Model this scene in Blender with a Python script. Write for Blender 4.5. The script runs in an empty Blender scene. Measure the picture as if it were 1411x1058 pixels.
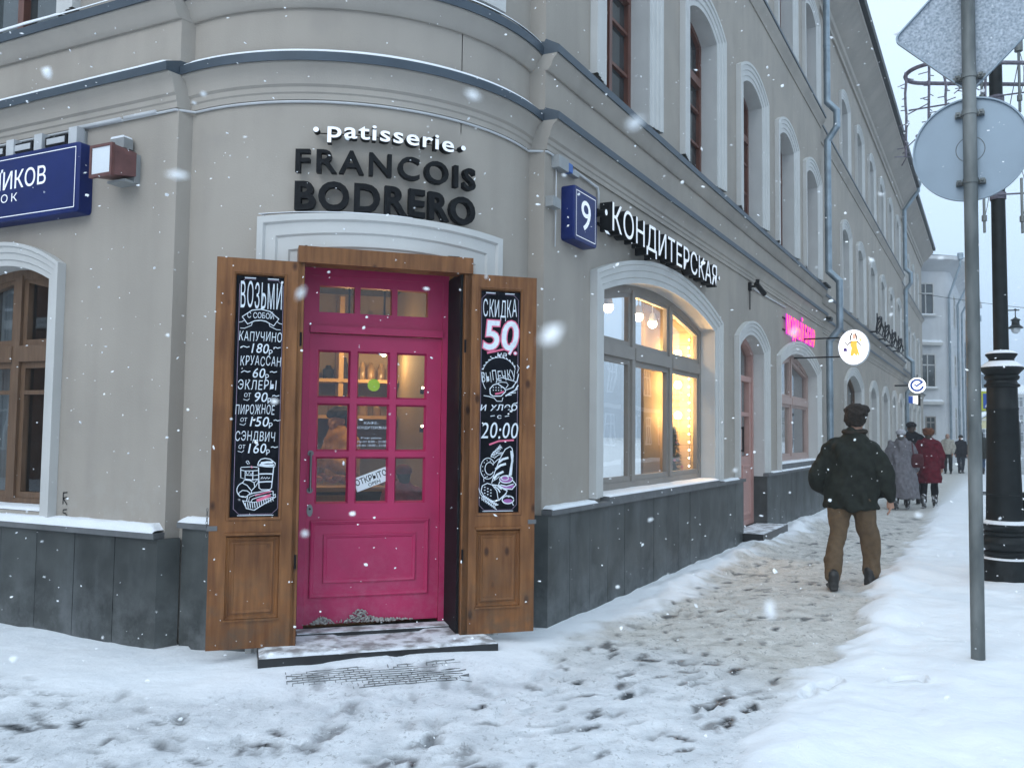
import bpy, bmesh, math, random
import numpy as np
from mathutils import Vector, Matrix
from mathutils.geometry import tessellate_polygon
random.seed(7); RNG = np.random.default_rng(7)
SC = bpy.context.scene; COL = SC.collection
PI = math.pi
# ------------------------------------------------------------------ camera
cd = bpy.data.cameras.new('camera'); cam = bpy.data.objects.new('camera', cd); COL.objects.link(cam); SC.camera = cam
cd.sensor_fit = 'HORIZONTAL'; cd.sensor_width = 36.0; cd.lens = 36.0*1180/1411; cd.clip_start = 0.05; cd.clip_end = 2000
CAMP = Vector((0, 0, 1.5))
cam.matrix_world = Matrix.Translation(CAMP) @ Matrix.Rotation(PI/2+math.atan(.0562), 4, 'X') @ Matrix.Rotation(.0115, 4, 'Z')
cd.dof.use_dof = True; cd.dof.focus_distance = 7.0; cd.dof.aperture_fstop = 13.0
# ------------------------------------------------------------------ sky and sun: overcast winter dusk
w = bpy.data.worlds.new('World'); SC.world = w; w.use_nodes = True
nt = w.node_tree; nt.nodes.clear()
wo = nt.nodes.new('ShaderNodeOutputWorld'); bg = nt.nodes.new('ShaderNodeBackground'); sky = nt.nodes.new('ShaderNodeTexSky')
sky.sky_type = 'NISHITA'; sky.sun_disc = False; SUN_EL, SUN_AZ = math.radians(35), math.radians(212)
sky.sun_elevation = SUN_EL; sky.sun_rotation = SUN_AZ; sky.air_density = 1.0; sky.dust_density = 4.0
cg = nt.nodes.new('ShaderNodeTexCoord'); cs_ = nt.nodes.new('ShaderNodeSeparateXYZ'); nt.links.new(cg.outputs['Generated'], cs_.inputs[0])
cl = nt.nodes.new('ShaderNodeValToRGB'); nt.links.new(cs_.outputs[2], cl.inputs[0])      # grey-blue cloud deck, paler overhead than at the horizon
cl.color_ramp.elements[0].position = .0; cl.color_ramp.elements[0].color = (4.7, 6.4, 8.75, 1); cl.color_ramp.elements[1].position = .5; cl.color_ramp.elements[1].color = (7.2, 9.0, 10.7, 1)
mx = nt.nodes.new('ShaderNodeMix'); mx.data_type = 'RGBA'; mx.inputs[0].default_value = .88
nt.links.new(sky.outputs[0], mx.inputs[6]); nt.links.new(cl.outputs[0], mx.inputs[7])
nt.links.new(mx.outputs[2], bg.inputs[0]); bg.inputs[1].default_value = .1; nt.links.new(bg.outputs[0], wo.inputs[0])
sl = bpy.data.lights.new('sun', 'SUN'); so = bpy.data.objects.new('sun', sl); COL.objects.link(so)
sl.energy = .6; sl.angle = math.radians(40); sl.color = (.86, .93, 1.0)
so.rotation_euler = (PI/2-SUN_EL, 0, PI-SUN_AZ)
SC.view_settings.view_transform = 'Standard'; SC.view_settings.look = 'None'; SC.view_settings.gamma = 1; SC.view_settings.exposure = .54
SC.cycles.max_bounces = 6; SC.cycles.transparent_max_bounces = 12; SC.cycles.glossy_bounces = 3; SC.cycles.diffuse_bounces = 3
SC.cycles.sample_clamp_indirect = 4

# ------------------------------------------------------------------ materials
def lin(c):
    return tuple((x/255/12.92 if x/255 <= .04045 else ((x/255+.055)/1.055)**2.4) for x in c)
def mat(name, col, rough=.7, var=.12, scale=6, bump=0, bscale=40, metal=0, spec=.5, col2=None, stretch=None, detail=6, thr=None, bump_dist=.01):
    m = bpy.data.materials.new(name); m.use_nodes = True; t = m.node_tree; b = t.nodes['Principled BSDF']
    b.inputs['Roughness'].default_value = rough; b.inputs['Metallic'].default_value = metal; b.inputs['Specular IOR Level'].default_value = spec
    tc = t.nodes.new('ShaderNodeTexCoord'); mp = t.nodes.new('ShaderNodeMapping'); t.links.new(tc.outputs['Object'], mp.inputs[0])
    if stretch: mp.inputs['Scale'].default_value = stretch
    n = t.nodes.new('ShaderNodeTexNoise'); n.inputs['Scale'].default_value = scale; n.inputs['Detail'].default_value = detail; t.links.new(mp.outputs[0], n.inputs['Vector'])
    r = t.nodes.new('ShaderNodeValToRGB'); t.links.new(n.outputs['Fac'], r.inputs[0])
    c2 = col2 or tuple(min(1, x*(1+var)) for x in col); c1 = col if col2 else tuple(x*(1-var) for x in col)
    lo, hi = thr or (.3, .7)
    r.color_ramp.elements[0].position = lo; r.color_ramp.elements[1].position = hi
    r.color_ramp.elements[0].color = (*c1, 1); r.color_ramp.elements[1].color = (*c2, 1)
    t.links.new(r.outputs[0], b.inputs['Base Color'])
    if bump:
        n2 = t.nodes.new('ShaderNodeTexNoise'); n2.inputs['Scale'].default_value = bscale; n2.inputs['Detail'].default_value = 5; t.links.new(mp.outputs[0], n2.inputs['Vector'])
        bp = t.nodes.new('ShaderNodeBump'); bp.inputs['Strength'].default_value = bump; bp.inputs['Distance'].default_value = bump_dist
        t.links.new(n2.outputs['Fac'], bp.inputs['Height']); t.links.new(bp.outputs[0], b.inputs['Normal'])
    return m
def emis(name, col, s):
    m = bpy.data.materials.new(name); m.use_nodes = True; b = m.node_tree.nodes['Principled BSDF']
    b.inputs['Base Color'].default_value = (*[min(1, x) for x in col], 1); b.inputs['Emission Color'].default_value = (*col, 1); b.inputs['Emission Strength'].default_value = s
    return m
def glass(name, tint=(.9, .92, .92), dirt=.04, ior=1.7):
    m = bpy.data.materials.new(name); m.use_nodes = True; t = m.node_tree; t.nodes.clear(); N = t.nodes.new
    o = N('ShaderNodeOutputMaterial'); tr = N('ShaderNodeBsdfTransparent'); tr.inputs[0].default_value = (*tint, 1)
    g = N('ShaderNodeBsdfGlossy'); g.inputs['Roughness'].default_value = .01; g.inputs['Color'].default_value = (.95, .97, 1, 1)
    lw = N('ShaderNodeLayerWeight'); lw.inputs['Blend'].default_value = .5; f0 = ((ior-1)/(ior+1))**2
    pw = N('ShaderNodeMath'); pw.operation = 'POWER'; t.links.new(lw.outputs['Facing'], pw.inputs[0]); pw.inputs[1].default_value = 3.4
    f = N('ShaderNodeMath'); f.operation = 'MULTIPLY_ADD'; t.links.new(pw.outputs[0], f.inputs[0]); f.inputs[1].default_value = 1-f0; f.inputs[2].default_value = f0*1.7; f.use_clamp = True
    nz = N('ShaderNodeTexNoise'); nz.inputs['Scale'].default_value = .9; bp = N('ShaderNodeBump'); bp.inputs['Strength'].default_value = .12; bp.inputs['Distance'].default_value = .03
    tc = N('ShaderNodeTexCoord'); t.links.new(tc.outputs['Object'], nz.inputs['Vector']); t.links.new(nz.outputs['Fac'], bp.inputs['Height']); t.links.new(bp.outputs[0], g.inputs['Normal'])
    mx = N('ShaderNodeMixShader'); t.links.new(f.outputs[0], mx.inputs[0]); t.links.new(tr.outputs[0], mx.inputs[1]); t.links.new(g.outputs[0], mx.inputs[2])
    d = N('ShaderNodeBsdfDiffuse'); d.inputs[0].default_value = (.5, .52, .54, 1); m2 = N('ShaderNodeMixShader'); m2.inputs[0].default_value = dirt
    t.links.new(mx.outputs[0], m2.inputs[1]); t.links.new(d.outputs[0], m2.inputs[2]); t.links.new(m2.outputs[0], o.inputs[0])
    return m

def plaster_mat(name, col):
    m = mat(name, col, .9, .07, 1.1, .35, 90, spec=.2, bump_dist=.004)
    t = m.node_tree; N = t.nodes.new; b = t.nodes['Principled BSDF']
    src = b.inputs['Base Color'].links[0].from_socket
    tc = N('ShaderNodeTexCoord'); mp = N('ShaderNodeMapping'); mp.inputs['Scale'].default_value = (3.2, 3.2, .35); t.links.new(tc.outputs['Object'], mp.inputs[0])
    n = N('ShaderNodeTexNoise'); n.inputs['Scale'].default_value = 1.4; n.inputs['Detail'].default_value = 8; t.links.new(mp.outputs[0], n.inputs['Vector'])
    r = N('ShaderNodeValToRGB'); r.color_ramp.elements[0].position = .42; r.color_ramp.elements[0].color = (1, 1, 1, 1); r.color_ramp.elements[1].position = .75; r.color_ramp.elements[1].color = (.91, .91, .91, 1)
    t.links.new(n.outputs['Fac'], r.inputs[0])
    mx = N('ShaderNodeMix'); mx.data_type = 'RGBA'; mx.blend_type = 'MULTIPLY'; mx.inputs[0].default_value = 1
    t.links.new(src, mx.inputs[6]); t.links.new(r.outputs[0], mx.inputs[7])
    n2 = N('ShaderNodeTexNoise'); n2.inputs['Scale'].default_value = .8; n2.inputs['Detail'].default_value = 9; n2.inputs['Roughness'].default_value = .6; t.links.new(tc.outputs['Object'], n2.inputs['Vector'])
    r2 = N('ShaderNodeValToRGB'); r2.color_ramp.elements[0].position = .50; r2.color_ramp.elements[0].color = (1, 1, 1, 1); r2.color_ramp.elements[1].position = .56; r2.color_ramp.elements[1].color = (.945, .95, .96, 1); t.links.new(n2.outputs['Fac'], r2.inputs[0])
    m2 = N('ShaderNodeMix'); m2.data_type = 'RGBA'; m2.blend_type = 'MULTIPLY'; m2.inputs[0].default_value = 1; t.links.new(mx.outputs[2], m2.inputs[6]); t.links.new(r2.outputs[0], m2.inputs[7])
    # pale salt and splash blotches low on the wall, thin dirt runs higher up
    gz = N('ShaderNodeSeparateXYZ'); gm = N('ShaderNodeNewGeometry'); t.links.new(gm.outputs['Position'], gz.inputs[0])
    mr = N('ShaderNodeMapRange'); mr.inputs['From Min'].default_value = 1.35; mr.inputs['From Max'].default_value = .8; t.links.new(gz.outputs[2], mr.inputs['Value'])
    n3 = N('ShaderNodeTexNoise'); n3.inputs['Scale'].default_value = 4.5; n3.inputs['Detail'].default_value = 8; n3.inputs['Roughness'].default_value = .65; t.links.new(tc.outputs['Object'], n3.inputs['Vector'])
    r3 = N('ShaderNodeValToRGB'); r3.color_ramp.elements[0].position = .5; r3.color_ramp.elements[0].color = (0, 0, 0, 1); r3.color_ramp.elements[1].position = .6; r3.color_ramp.elements[1].color = (1, 1, 1, 1); t.links.new(n3.outputs['Fac'], r3.inputs[0])
    mm = N('ShaderNodeMath'); mm.operation = 'MULTIPLY'; t.links.new(mr.outputs[0], mm.inputs[0]); t.links.new(r3.outputs[0], mm.inputs[1])
    ms = N('ShaderNodeMath'); ms.operation = 'MULTIPLY'; t.links.new(mm.outputs[0], ms.inputs[0]); ms.inputs[1].default_value = .35
    m3 = N('ShaderNodeMix'); m3.data_type = 'RGBA'; t.links.new(ms.outputs[0], m3.inputs[0]); t.links.new(m2.outputs[2], m3.inputs[6]); m3.inputs[7].default_value = (.44, .42, .39, 1); t.links.new(m3.outputs[2], b.inputs['Base Color'])
    return m
M = {}
M['plaster'] = plaster_mat('taupe_plaster', (.395, .354, .308))
M['plaster_pale'] = plaster_mat('pale_plaster', (.62, .63, .64))
M['plaster_yellow'] = plaster_mat('yellow_plaster', (.62, .55, .26))
M['plaster_grey'] = plaster_mat('grey_plaster', (.36, .37, .39))
M['brick'] = plaster_mat('brown_brick', (.22, .10, .055))
M['moulding'] = plaster_mat('cornice_plaster', (.41, .372, .328))
M['trim'] = mat('painted_trim', (.575, .57, .55), .7, .05, 3, .15, 60, spec=.3, bump_dist=.003)
M['flashing'] = mat('blue_grey_flashing', (.062, .082, .104), .5, .15, 3, metal=.3)
M['zinc'] = mat('zinc_pipe', (.27, .335, .385), .42, .25, 4, .1, 30, metal=.55)
M['snow'] = mat('snow', (.86, .885, .92), .75, .03, 8, .5, 60, spec=.25, bump_dist=.008)
M['wood'] = mat('varnished_wood', (.15, .056, .017), .5, .25, 3.5, .12, 30, stretch=(9, 9, .8), spec=.35, col2=(.27, .115, .038))
def knots(m):      # scattered knots and a greyer weathered tone in streaks
    t = m.node_tree; N = t.nodes.new; b = t.nodes['Principled BSDF']; src = b.inputs['Base Color'].links[0].from_socket; tc = N('ShaderNodeTexCoord'); mp = N('ShaderNodeMapping'); mp.inputs['Scale'].default_value = (6, 6, 3.2); t.links.new(tc.outputs['Object'], mp.inputs[0])
    v = N('ShaderNodeTexVoronoi'); v.inputs['Scale'].default_value = 1.25; t.links.new(mp.outputs[0], v.inputs['Vector']); r = N('ShaderNodeValToRGB'); r.color_ramp.elements[0].position = .07; r.color_ramp.elements[0].color = (.28, .22, .2, 1); r.color_ramp.elements[1].position = .17; r.color_ramp.elements[1].color = (1, 1, 1, 1); t.links.new(v.outputs['Distance'], r.inputs[0])
    n = N('ShaderNodeTexNoise'); n.inputs['Scale'].default_value = 2.6; n.inputs['Detail'].default_value = 8; t.links.new(tc.outputs['Object'], n.inputs['Vector']); r2 = N('ShaderNodeValToRGB'); r2.color_ramp.elements[0].position = .35; r2.color_ramp.elements[0].color = (.72, .70, .70, 1); r2.color_ramp.elements[1].position = .65; r2.color_ramp.elements[1].color = (1.1, 1.1, 1.1, 1); t.links.new(n.outputs['Fac'], r2.inputs[0])
    a = N('ShaderNodeMix'); a.data_type = 'RGBA'; a.blend_type = 'MULTIPLY'; a.inputs[0].default_value = 1; t.links.new(src, a.inputs[6]); t.links.new(r.outputs[0], a.inputs[7]); c = N('ShaderNodeMix'); c.data_type = 'RGBA'; c.blend_type = 'MULTIPLY'; c.inputs[0].default_value = 1; t.links.new(a.outputs[2], c.inputs[6]); t.links.new(r2.outputs[0], c.inputs[7]); t.links.new(c.outputs[2], b.inputs['Base Color'])
knots(M['wood'])
def splash(m, z0, z1, col, amt, sc=7):      # dried salt splashes and grime near the ground
    t = m.node_tree; N = t.nodes.new; b = t.nodes['Principled BSDF']; src = b.inputs['Base Color'].links[0].from_socket; gz = N('ShaderNodeSeparateXYZ'); gm = N('ShaderNodeNewGeometry'); t.links.new(gm.outputs['Position'], gz.inputs[0])
    mr = N('ShaderNodeMapRange'); mr.inputs['From Min'].default_value = z1; mr.inputs['From Max'].default_value = z0; t.links.new(gz.outputs[2], mr.inputs['Value'])
    n = N('ShaderNodeTexNoise'); n.inputs['Scale'].default_value = sc; n.inputs['Detail'].default_value = 10; n.inputs['Roughness'].default_value = .7; t.links.new(gm.outputs['Position'], n.inputs['Vector'])
    r = N('ShaderNodeValToRGB'); r.color_ramp.elements[0].position = .44; r.color_ramp.elements[0].color = (0, 0, 0, 1); r.color_ramp.elements[1].position = .66; r.color_ramp.elements[1].color = (1, 1, 1, 1); t.links.new(n.outputs['Fac'], r.inputs[0])
    a = N('ShaderNodeMath'); a.operation = 'MULTIPLY'; t.links.new(mr.outputs[0], a.inputs[0]); t.links.new(r.outputs[0], a.inputs[1]); c = N('ShaderNodeMath'); c.operation = 'MULTIPLY'; t.links.new(a.outputs[0], c.inputs[0]); c.inputs[1].default_value = amt
    x = N('ShaderNodeMix'); x.data_type = 'RGBA'; t.links.new(c.outputs[0], x.inputs[0]); t.links.new(src, x.inputs[6]); x.inputs[7].default_value = (*col, 1); t.links.new(x.outputs[2], b.inputs['Base Color'])
M['plaster_green'] = plaster_mat('dim_green_plaster', (.12, .13, .115))
M['wood_old'] = mat('brown_window_wood', (.145, .085, .05), .5, .2, 5, stretch=(9, 9, 1))
M['wood_red'] = mat('red_brown_window_wood', (.13, .045, .028), .45, .2, 5, stretch=(9, 9, 1))
M['wood_grey'] = mat('grey_beige_window_paint', (.27, .245, .22), .5, .06, 6)
M['wood_pink'] = mat('dusty_pink_paint', (.50, .29, .255), .5, .06, 6)
M['wood_pinkgrey'] = mat('pink_beige_paint', (.46, .33, .29), .5, .06, 6)
M['pink'] = mat('magenta_door_paint', (.47, .020, .105), .45, .14, 3, .08, 18, detail=10)
M['flake'] = mat('fresh_flake', (.93, .94, .95), .8, .02)
M['dark'] = mat('black_reveal', (.010, .010, .012), .6, .2, spec=.15)
M['black'] = mat('black_metal', (.008, .0085, .010), .55, .3, 10, .1, 60, spec=.12)
M['iron'] = mat('dark_green_black_iron', (.010, .013, .014), .5, .3, 12, .12, 50, spec=.22)
M['board'] = mat('black_chalkboard', (.004, .005, .009), .6, .5, 8, spec=.08)
M['chalk'] = mat('white_chalk', (.72, .78, .84), .9, .12, 30)
M['chalk_pink'] = mat('pink_chalk', (.72, .16, .27), .9, .15, 30)
M['chalk_dim'] = mat('lilac_chalk_line', (.26, .20, .28), .9, .15, 30)
M['blue'] = mat('navy_enamel', (.008, .02, .12), .4, .15, 3, spec=.2)
M['white'] = mat('white_enamel', (.80, .83, .86), .4, .03)
M['steel'] = mat('brushed_steel', (.20, .20, .20), .35, .1, 20, metal=.9)
M['galv'] = mat('galvanised_post', (.10, .112, .112), .5, .3, 6, .2, 40, metal=.2, spec=.3, col2=(.24, .255, .25), stretch=(1, 1, .35), thr=(.35, .7), detail=10)
M['signback'] = mat('grey_sign_back', (.25, .315, .375), .45, .08, 2.5, metal=.25)
M['signsnow'] = mat('sign_back_with_stuck_snow', (.25, .30, .35), .8, .1, 60, .5, 90, col2=(.55, .60, .66), thr=(.34, .70), detail=10)
M['conduit'] = mat('pale_plastic', (.55, .56, .57), .5, .08)
M['greybox'] = mat('grey_gear_case', (.30, .31, .31), .5, .12)
M['rustred'] = mat('red_brown_lamp_case', (.13, .05, .045), .5, .25, 12)
M['lampglass'] = mat('frosted_lamp_glass', (.80, .84, .88), .15, .03)
M['dglass'] = mat('dark_window_glass', (.035, .045, .048), .04, .3, 2, spec=.9)
M['curtain'] = mat('pale_curtain', (.32, .34, .35), .9, .15, 3, stretch=(12, 12, .3))
M['glass'] = glass('window_glass', (.92, .93, .92), .012, 1.5); M['doorglass'] = glass('door_glass', (.86, .87, .85), .02, 1.45)
M['plinth'] = None
def plinth_mat(k=1):
    m = mat('dark_stone_slabs', tuple(k*q for q in (.041, .046, .045)), .45, .3, 3.2, .2, 120, spec=.3, col2=tuple(k*q for q in (.092, .10, .098)), bump_dist=.002, detail=9)
    t = m.node_tree; N = t.nodes.new; b = t.nodes['Principled BSDF']; src = b.inputs['Base Color'].links[0].from_socket
    tc = N('ShaderNodeTexCoord'); mp = N('ShaderNodeMapping'); mp.inputs['Scale'].default_value = (2.2, 2.2, .7); t.links.new(tc.outputs['Object'], mp.inputs[0])
    n = N('ShaderNodeTexNoise'); n.inputs['Scale'].default_value = 1.2; n.inputs['Detail'].default_value = 10; n.inputs['Roughness'].default_value = .62; t.links.new(mp.outputs[0], n.inputs['Vector'])
    r = N('ShaderNodeValToRGB'); r.color_ramp.elements[0].position = .50; r.color_ramp.elements[0].color = (0, 0, 0, 1); r.color_ramp.elements[1].position = .82; r.color_ramp.elements[1].color = (.7, .7, .7, 1)
    t.links.new(n.outputs['Fac'], r.inputs[0]); mx = N('ShaderNodeMix'); mx.data_type = 'RGBA'
    t.links.new(r.outputs[0], mx.inputs[0]); t.links.new(src, mx.inputs[6]); mx.inputs[7].default_value = (.155, .17, .178, 1); t.links.new(mx.outputs[2], b.inputs['Base Color'])
    return m
M['plinth'] = plinth_mat(); M['plinth_b'] = plinth_mat(1.35); M['plinth_c'] = plinth_mat(.75)
splash(M['wood'], .1, .75, (.10, .07, .045), .75); splash(M['pink'], .12, .9, (.50, .16, .24), .45, 9)
for k_ in ('plinth', 'plinth_b', 'plinth_c'): splash(M[k_], -.1, .55, (.20, .21, .215), .7, 5)
M['plinth_joint'] = mat('stone_joint', (.02, .022, .024), .8)
M['stonecap'] = mat('plinth_capping_stone', (.13, .135, .14), .6, .2, 8)
M['step'] = mat('wet_step_stone', (.02, .021, .022), .35, .3, 6)
M['bulb'] = emis('glowing_bulb', (1, .80, .50), 14)
M['planks'] = mat('pale_interior_planks', (.70, .50, .27), .6, .1, 4, stretch=(1, 1, 9))
M['interior'] = mat('warm_interior_paint', (.24, .18, .11), .8, .1, 2)
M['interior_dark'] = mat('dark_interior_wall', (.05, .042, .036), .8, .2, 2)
M['shelfwood'] = mat('pine_shelf', (.46, .29, .12), .6, .15, 4)

# ------------------------------------------------------------------ object helpers
class MB:
    def __init__(s): s.v = []; s.f = []; s.m = []
    def add(s, vs, fs, mi=0):
        o = len(s.v); s.v += [tuple(p) for p in vs]; s.f += [tuple(o+i for i in f) for f in fs]; s.m += [mi]*len(fs)
    def box8(s, p, mi=0):     # p: 8 corners, bottom 4 then top 4
        s.add(p, [(0, 3, 2, 1), (4, 5, 6, 7), (0, 1, 5, 4), (1, 2, 6, 5), (2, 3, 7, 6), (3, 0, 4, 7)], mi)
    def bar(s, mp, u0, u1, z0, z1, o0, o1, mi=0, nu=1):
        for i in range(nu):
            a = u0+(u1-u0)*i/nu; b = u0+(u1-u0)*(i+1)/nu
            s.box8([mp.P(a, z0, o0), mp.P(b, z0, o0), mp.P(b, z0, o1), mp.P(a, z0, o1), mp.P(a, z1, o0), mp.P(b, z1, o0), mp.P(b, z1, o1), mp.P(a, z1, o1)], mi)
    def tube(s, pts, r, n=10, mi=0, cap=True):
        pts = [Vector(p) for p in pts]; rs = r if isinstance(r, (list, tuple)) else [r]*len(pts)
        rings = []; ref = None
        for i, p in enumerate(pts):
            d = (pts[min(i+1, len(pts)-1)]-pts[max(i-1, 0)]).normalized()
            if ref is None: ref = Vector((0, 0, 1)) if abs(d.z) < .9 else Vector((1, 0, 0))
            a = (ref-d*ref.dot(d)).normalized(); ref = a; b = d.cross(a)
            rr = rs[i]; rx, ry = rr if isinstance(rr, (tuple, list)) else (rr, rr)
            rings.append([p+a*math.cos(t)*rx+b*math.sin(t)*ry for t in (2*PI*k/n for k in range(n))])
        s.rings(rings, mi, cap)
    def rings(s, rings, mi=0, cap=True):
        n = len(rings[0]); vs = [p for r in rings for p in r]; fs = []
        for i in range(len(rings)-1):
            for k in range(n): fs.append((i*n+k, i*n+(k+1) % n, (i+1)*n+(k+1) % n, (i+1)*n+k))
        if cap: fs.append(tuple(range(n-1, -1, -1))); fs.append(tuple((len(rings)-1)*n+k for k in range(n)))
        s.add(vs, fs, mi)
    def lathe(s, c, prof, n=24, mi=0):
        c = Vector(c); s.rings([[c+Vector((r*math.cos(2*PI*k/n), r*math.sin(2*PI*k/n), z)) for k in range(n)] for r, z in prof], mi)
    def sphere(s, c, rx, ry=None, rz=None, n=12, mi=0):
        ry = ry or rx; rz = rz or rx; c = Vector(c)
        s.rings([[c+Vector((rx*math.sin(t)*math.cos(2*PI*k/n), ry*math.sin(t)*math.sin(2*PI*k/n), -rz*math.cos(t))) for k in range(n)] for t in [PI*(.04+.92*i/(n//2+1)) for i in range(n//2+2)]], mi)
    def poly(s, mp, outline, off, mi=0, holes=()):
        loops = [[Vector((u, z, 0)) for u, z in outline]]+[[Vector((u, z, 0)) for u, z in h] for h in holes]
        tri = tessellate_polygon(loops); pts = [p for l in loops for p in l]
        s.add([mp.P(p.x, p.y, off) for p in pts], [tuple(t) for t in tri], mi)
    def prism(s, mp, outline, o0, o1, mi=0):
        n = len(outline); s.poly(mp, outline, o1, mi); s.poly(mp, outline, o0, mi)
        s.add([mp.P(u, z, o0) for u, z in outline]+[mp.P(u, z, o1) for u, z in outline], [(i, (i+1) % n, n+(i+1) % n, n+i) for i in range(n)], mi)
    def build(s, name, mats, parent=None, smooth=None, merge=False):
        me = bpy.data.meshes.new(name); me.from_pydata([tuple(p) for p in s.v], [], s.f)
        if not isinstance(mats, (list, tuple)): mats = [mats]
        for m in mats: me.materials.append(m)
        me.polygons.foreach_set('material_index', s.m)
        if merge or True:
            b = bmesh.new(); b.from_mesh(me)
            if merge: bmesh.ops.remove_doubles(b, verts=b.verts, dist=1e-4)
            bmesh.ops.recalc_face_normals(b, faces=b.faces); b.to_mesh(me); b.free()
        if smooth:
            me.polygons.foreach_set('use_smooth', [True]*len(me.polygons)); me.set_sharp_from_angle(angle=math.radians(smooth))
        me.update(); o = bpy.data.objects.new(name, me); COL.objects.link(o)
        if parent: o.parent = parent
        return o
def tag(o, label=None, cat=None, group=None, kind=None):
    for k, v in (('label', label), ('category', cat), ('group', group), ('kind', kind)):
        if v: o[k] = v
    return o
def thing(name, label, cat, loc=(0, 0, 0), rz=0, group=None):
    o = bpy.data.objects.new(name, None); COL.objects.link(o); o.location = loc; o.rotation_euler = (0, 0, rz); o.empty_display_size = .2
    return tag(o, label, cat, group)
class Plane:
    def __init__(s, O, u): s.O = Vector((*O, 0)); s.u = Vector((*u, 0)).normalized(); s.n = Vector((s.u.y, -s.u.x, 0))
    def P(s, u, z, off=0): return s.O+s.u*u+s.n*off+Vector((0, 0, z))
RP = Plane((.24, 6.72), (.48998565, .8717305)); LP = Plane((-2.372, 5.925), (.90238628, -.43092808)); EP = Plane((-1.094, 6.39), (.9536, .301))
AR = 1.675; AC = EP.O-EP.n*1.095; AMAX = math.asin(1.2675/AR)
class Arc:      # the rounded corner; a = distance along the chord
    def P(s, a, z, off=0):
        ph = math.asin(max(-1, min(1, a/AR))); return AC+(EP.u*math.sin(ph)+EP.n*math.cos(ph))*(AR+off)+Vector((0, 0, z))
    def ang(s, a): return math.asin(a/AR)
AP = Arc()
class Shift:    # a plane seen through a frame of its own
    def __init__(s, base, u0=0, off=0): s.b = base; s.u0 = u0; s.o = off
    def P(s, u, z, off=0): return s.b.P(u+s.u0, z, off+s.o)

# text -> flat or extruded outlines in (u, z, off)
_tc = {}
def glyph(ch, weight=0.0, shear=0.0):
    k = (ch, round(weight, 4), round(shear, 3))
    if k not in _tc:
        c = bpy.data.curves.new('t', 'FONT'); c.body = ch; c.offset = weight; c.shear = shear; c.resolution_u = 4; c.fill_mode = 'FRONT'
        o = bpy.data.objects.new('t', c); COL.objects.link(o); bpy.context.view_layer.update()
        me = bpy.data.meshes.new_from_object(o.evaluated_get(bpy.context.evaluated_depsgraph_get()))
        vs = [(v.co.x, v.co.y) for v in me.vertices]; fs = [tuple(p.vertices) for p in me.polygons]
        bpy.data.objects.remove(o); bpy.data.curves.remove(c); bpy.data.meshes.remove(me)
        ec = {}
        for f in fs:
            for a, b in zip(f, f[1:]+f[:1]): ec[(a, b)] = 1
        ed = [(a, b) for a, b in ec if (b, a) not in ec]
        _tc[k] = (vs, fs, ed)
    return _tc[k]
def width(s, weight=0, shear=0):
    vs = glyph(s, weight, shear)[0]; return (min(v[0] for v in vs), max(v[0] for v in vs)) if vs else (0, 0)
def layout(s, track=0):     # x offset of every character
    out = []
    for i, ch in enumerate(s):
        if ch == ' ': continue
        x1 = width('|'+s[:i+1])[1]; g = width(ch); out.append((ch, x1-g[1]+track*i))
    return out
def put_glyph(mb, mp, ch, u, z, sx, sy, o0, o1=None, weight=0, shear=0, mi=0, rot=0, side=None):
    vs, fs, ed = glyph(ch, weight, shear); ca, sa = math.cos(rot), math.sin(rot)
    pos = [(u+(x*sx)*ca-(y*sy)*sa, z+(x*sx)*sa+(y*sy)*ca) for x, y in vs]
    mb.add([mp.P(a, b, o1 if o1 is not None else o0) for a, b in pos], fs, mi)
    if o1 is not None:
        n = len(pos); mb.add([mp.P(a, b, o0) for a, b in pos]+[mp.P(a, b, o1) for a, b in pos], [(a, b, n+b, n+a) for a, b in ed], side if side is not None else mi)
def text(mb, mp, s, u0, u1, z0, cap, off, weight=0, shear=0, mi=0, jit=0, track=0, fit=True, tilt=0, o1=None, side=None):
    L = layout(s, track); x0 = L[0][1]+width(L[0][0])[0]; x1 = L[-1][1]+width(L[-1][0])[1]
    sx = (u1-u0)/(x1-x0); sy = cap/.70
    for ch, x in L:
        uu = u0+(x-x0)*sx
        put_glyph(mb, mp, ch, uu, z0+(uu-u0)*tilt+random.uniform(-jit, jit), sx, sy*(1+random.uniform(-jit, jit)*4), off, o1, weight, shear, mi, random.uniform(-jit, jit)*3+math.atan(tilt), side)
def stroke(mb, mp, pts, wd, off, mi=0, closed=False):
    P = [Vector(p) for p in pts]
    if closed: P = P+[P[0]]
    L = []; n = len(P)
    for i in range(n):
        if closed and i in (0, n-1): d = (P[1]-P[-2])
        else: d = P[min(i+1, n-1)]-P[max(i-1, 0)]
        d = d.normalized() if d.length else Vector((1, 0)); q = Vector((-d.y, d.x))*wd/2; L.append((P[i]+q, P[i]-q))
    mb.add([mp.P(p.x, p.y, off) for a in L for p in a], [(2*i, 2*i+1, 2*i+3, 2*i+2) for i in range(n-1)], mi)
def ell(cx, cz, rx, rz, a0=0, a1=360, n=20, rot=0):
    r = math.radians(rot); out = []
    for i in range(n+1):
        t = math.radians(a0+(a1-a0)*i/n); x, y = rx*math.cos(t), rz*math.sin(t); out.append((cx+x*math.cos(r)-y*math.sin(r), cz+x*math.sin(r)+y*math.cos(r)))
    return out
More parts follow.
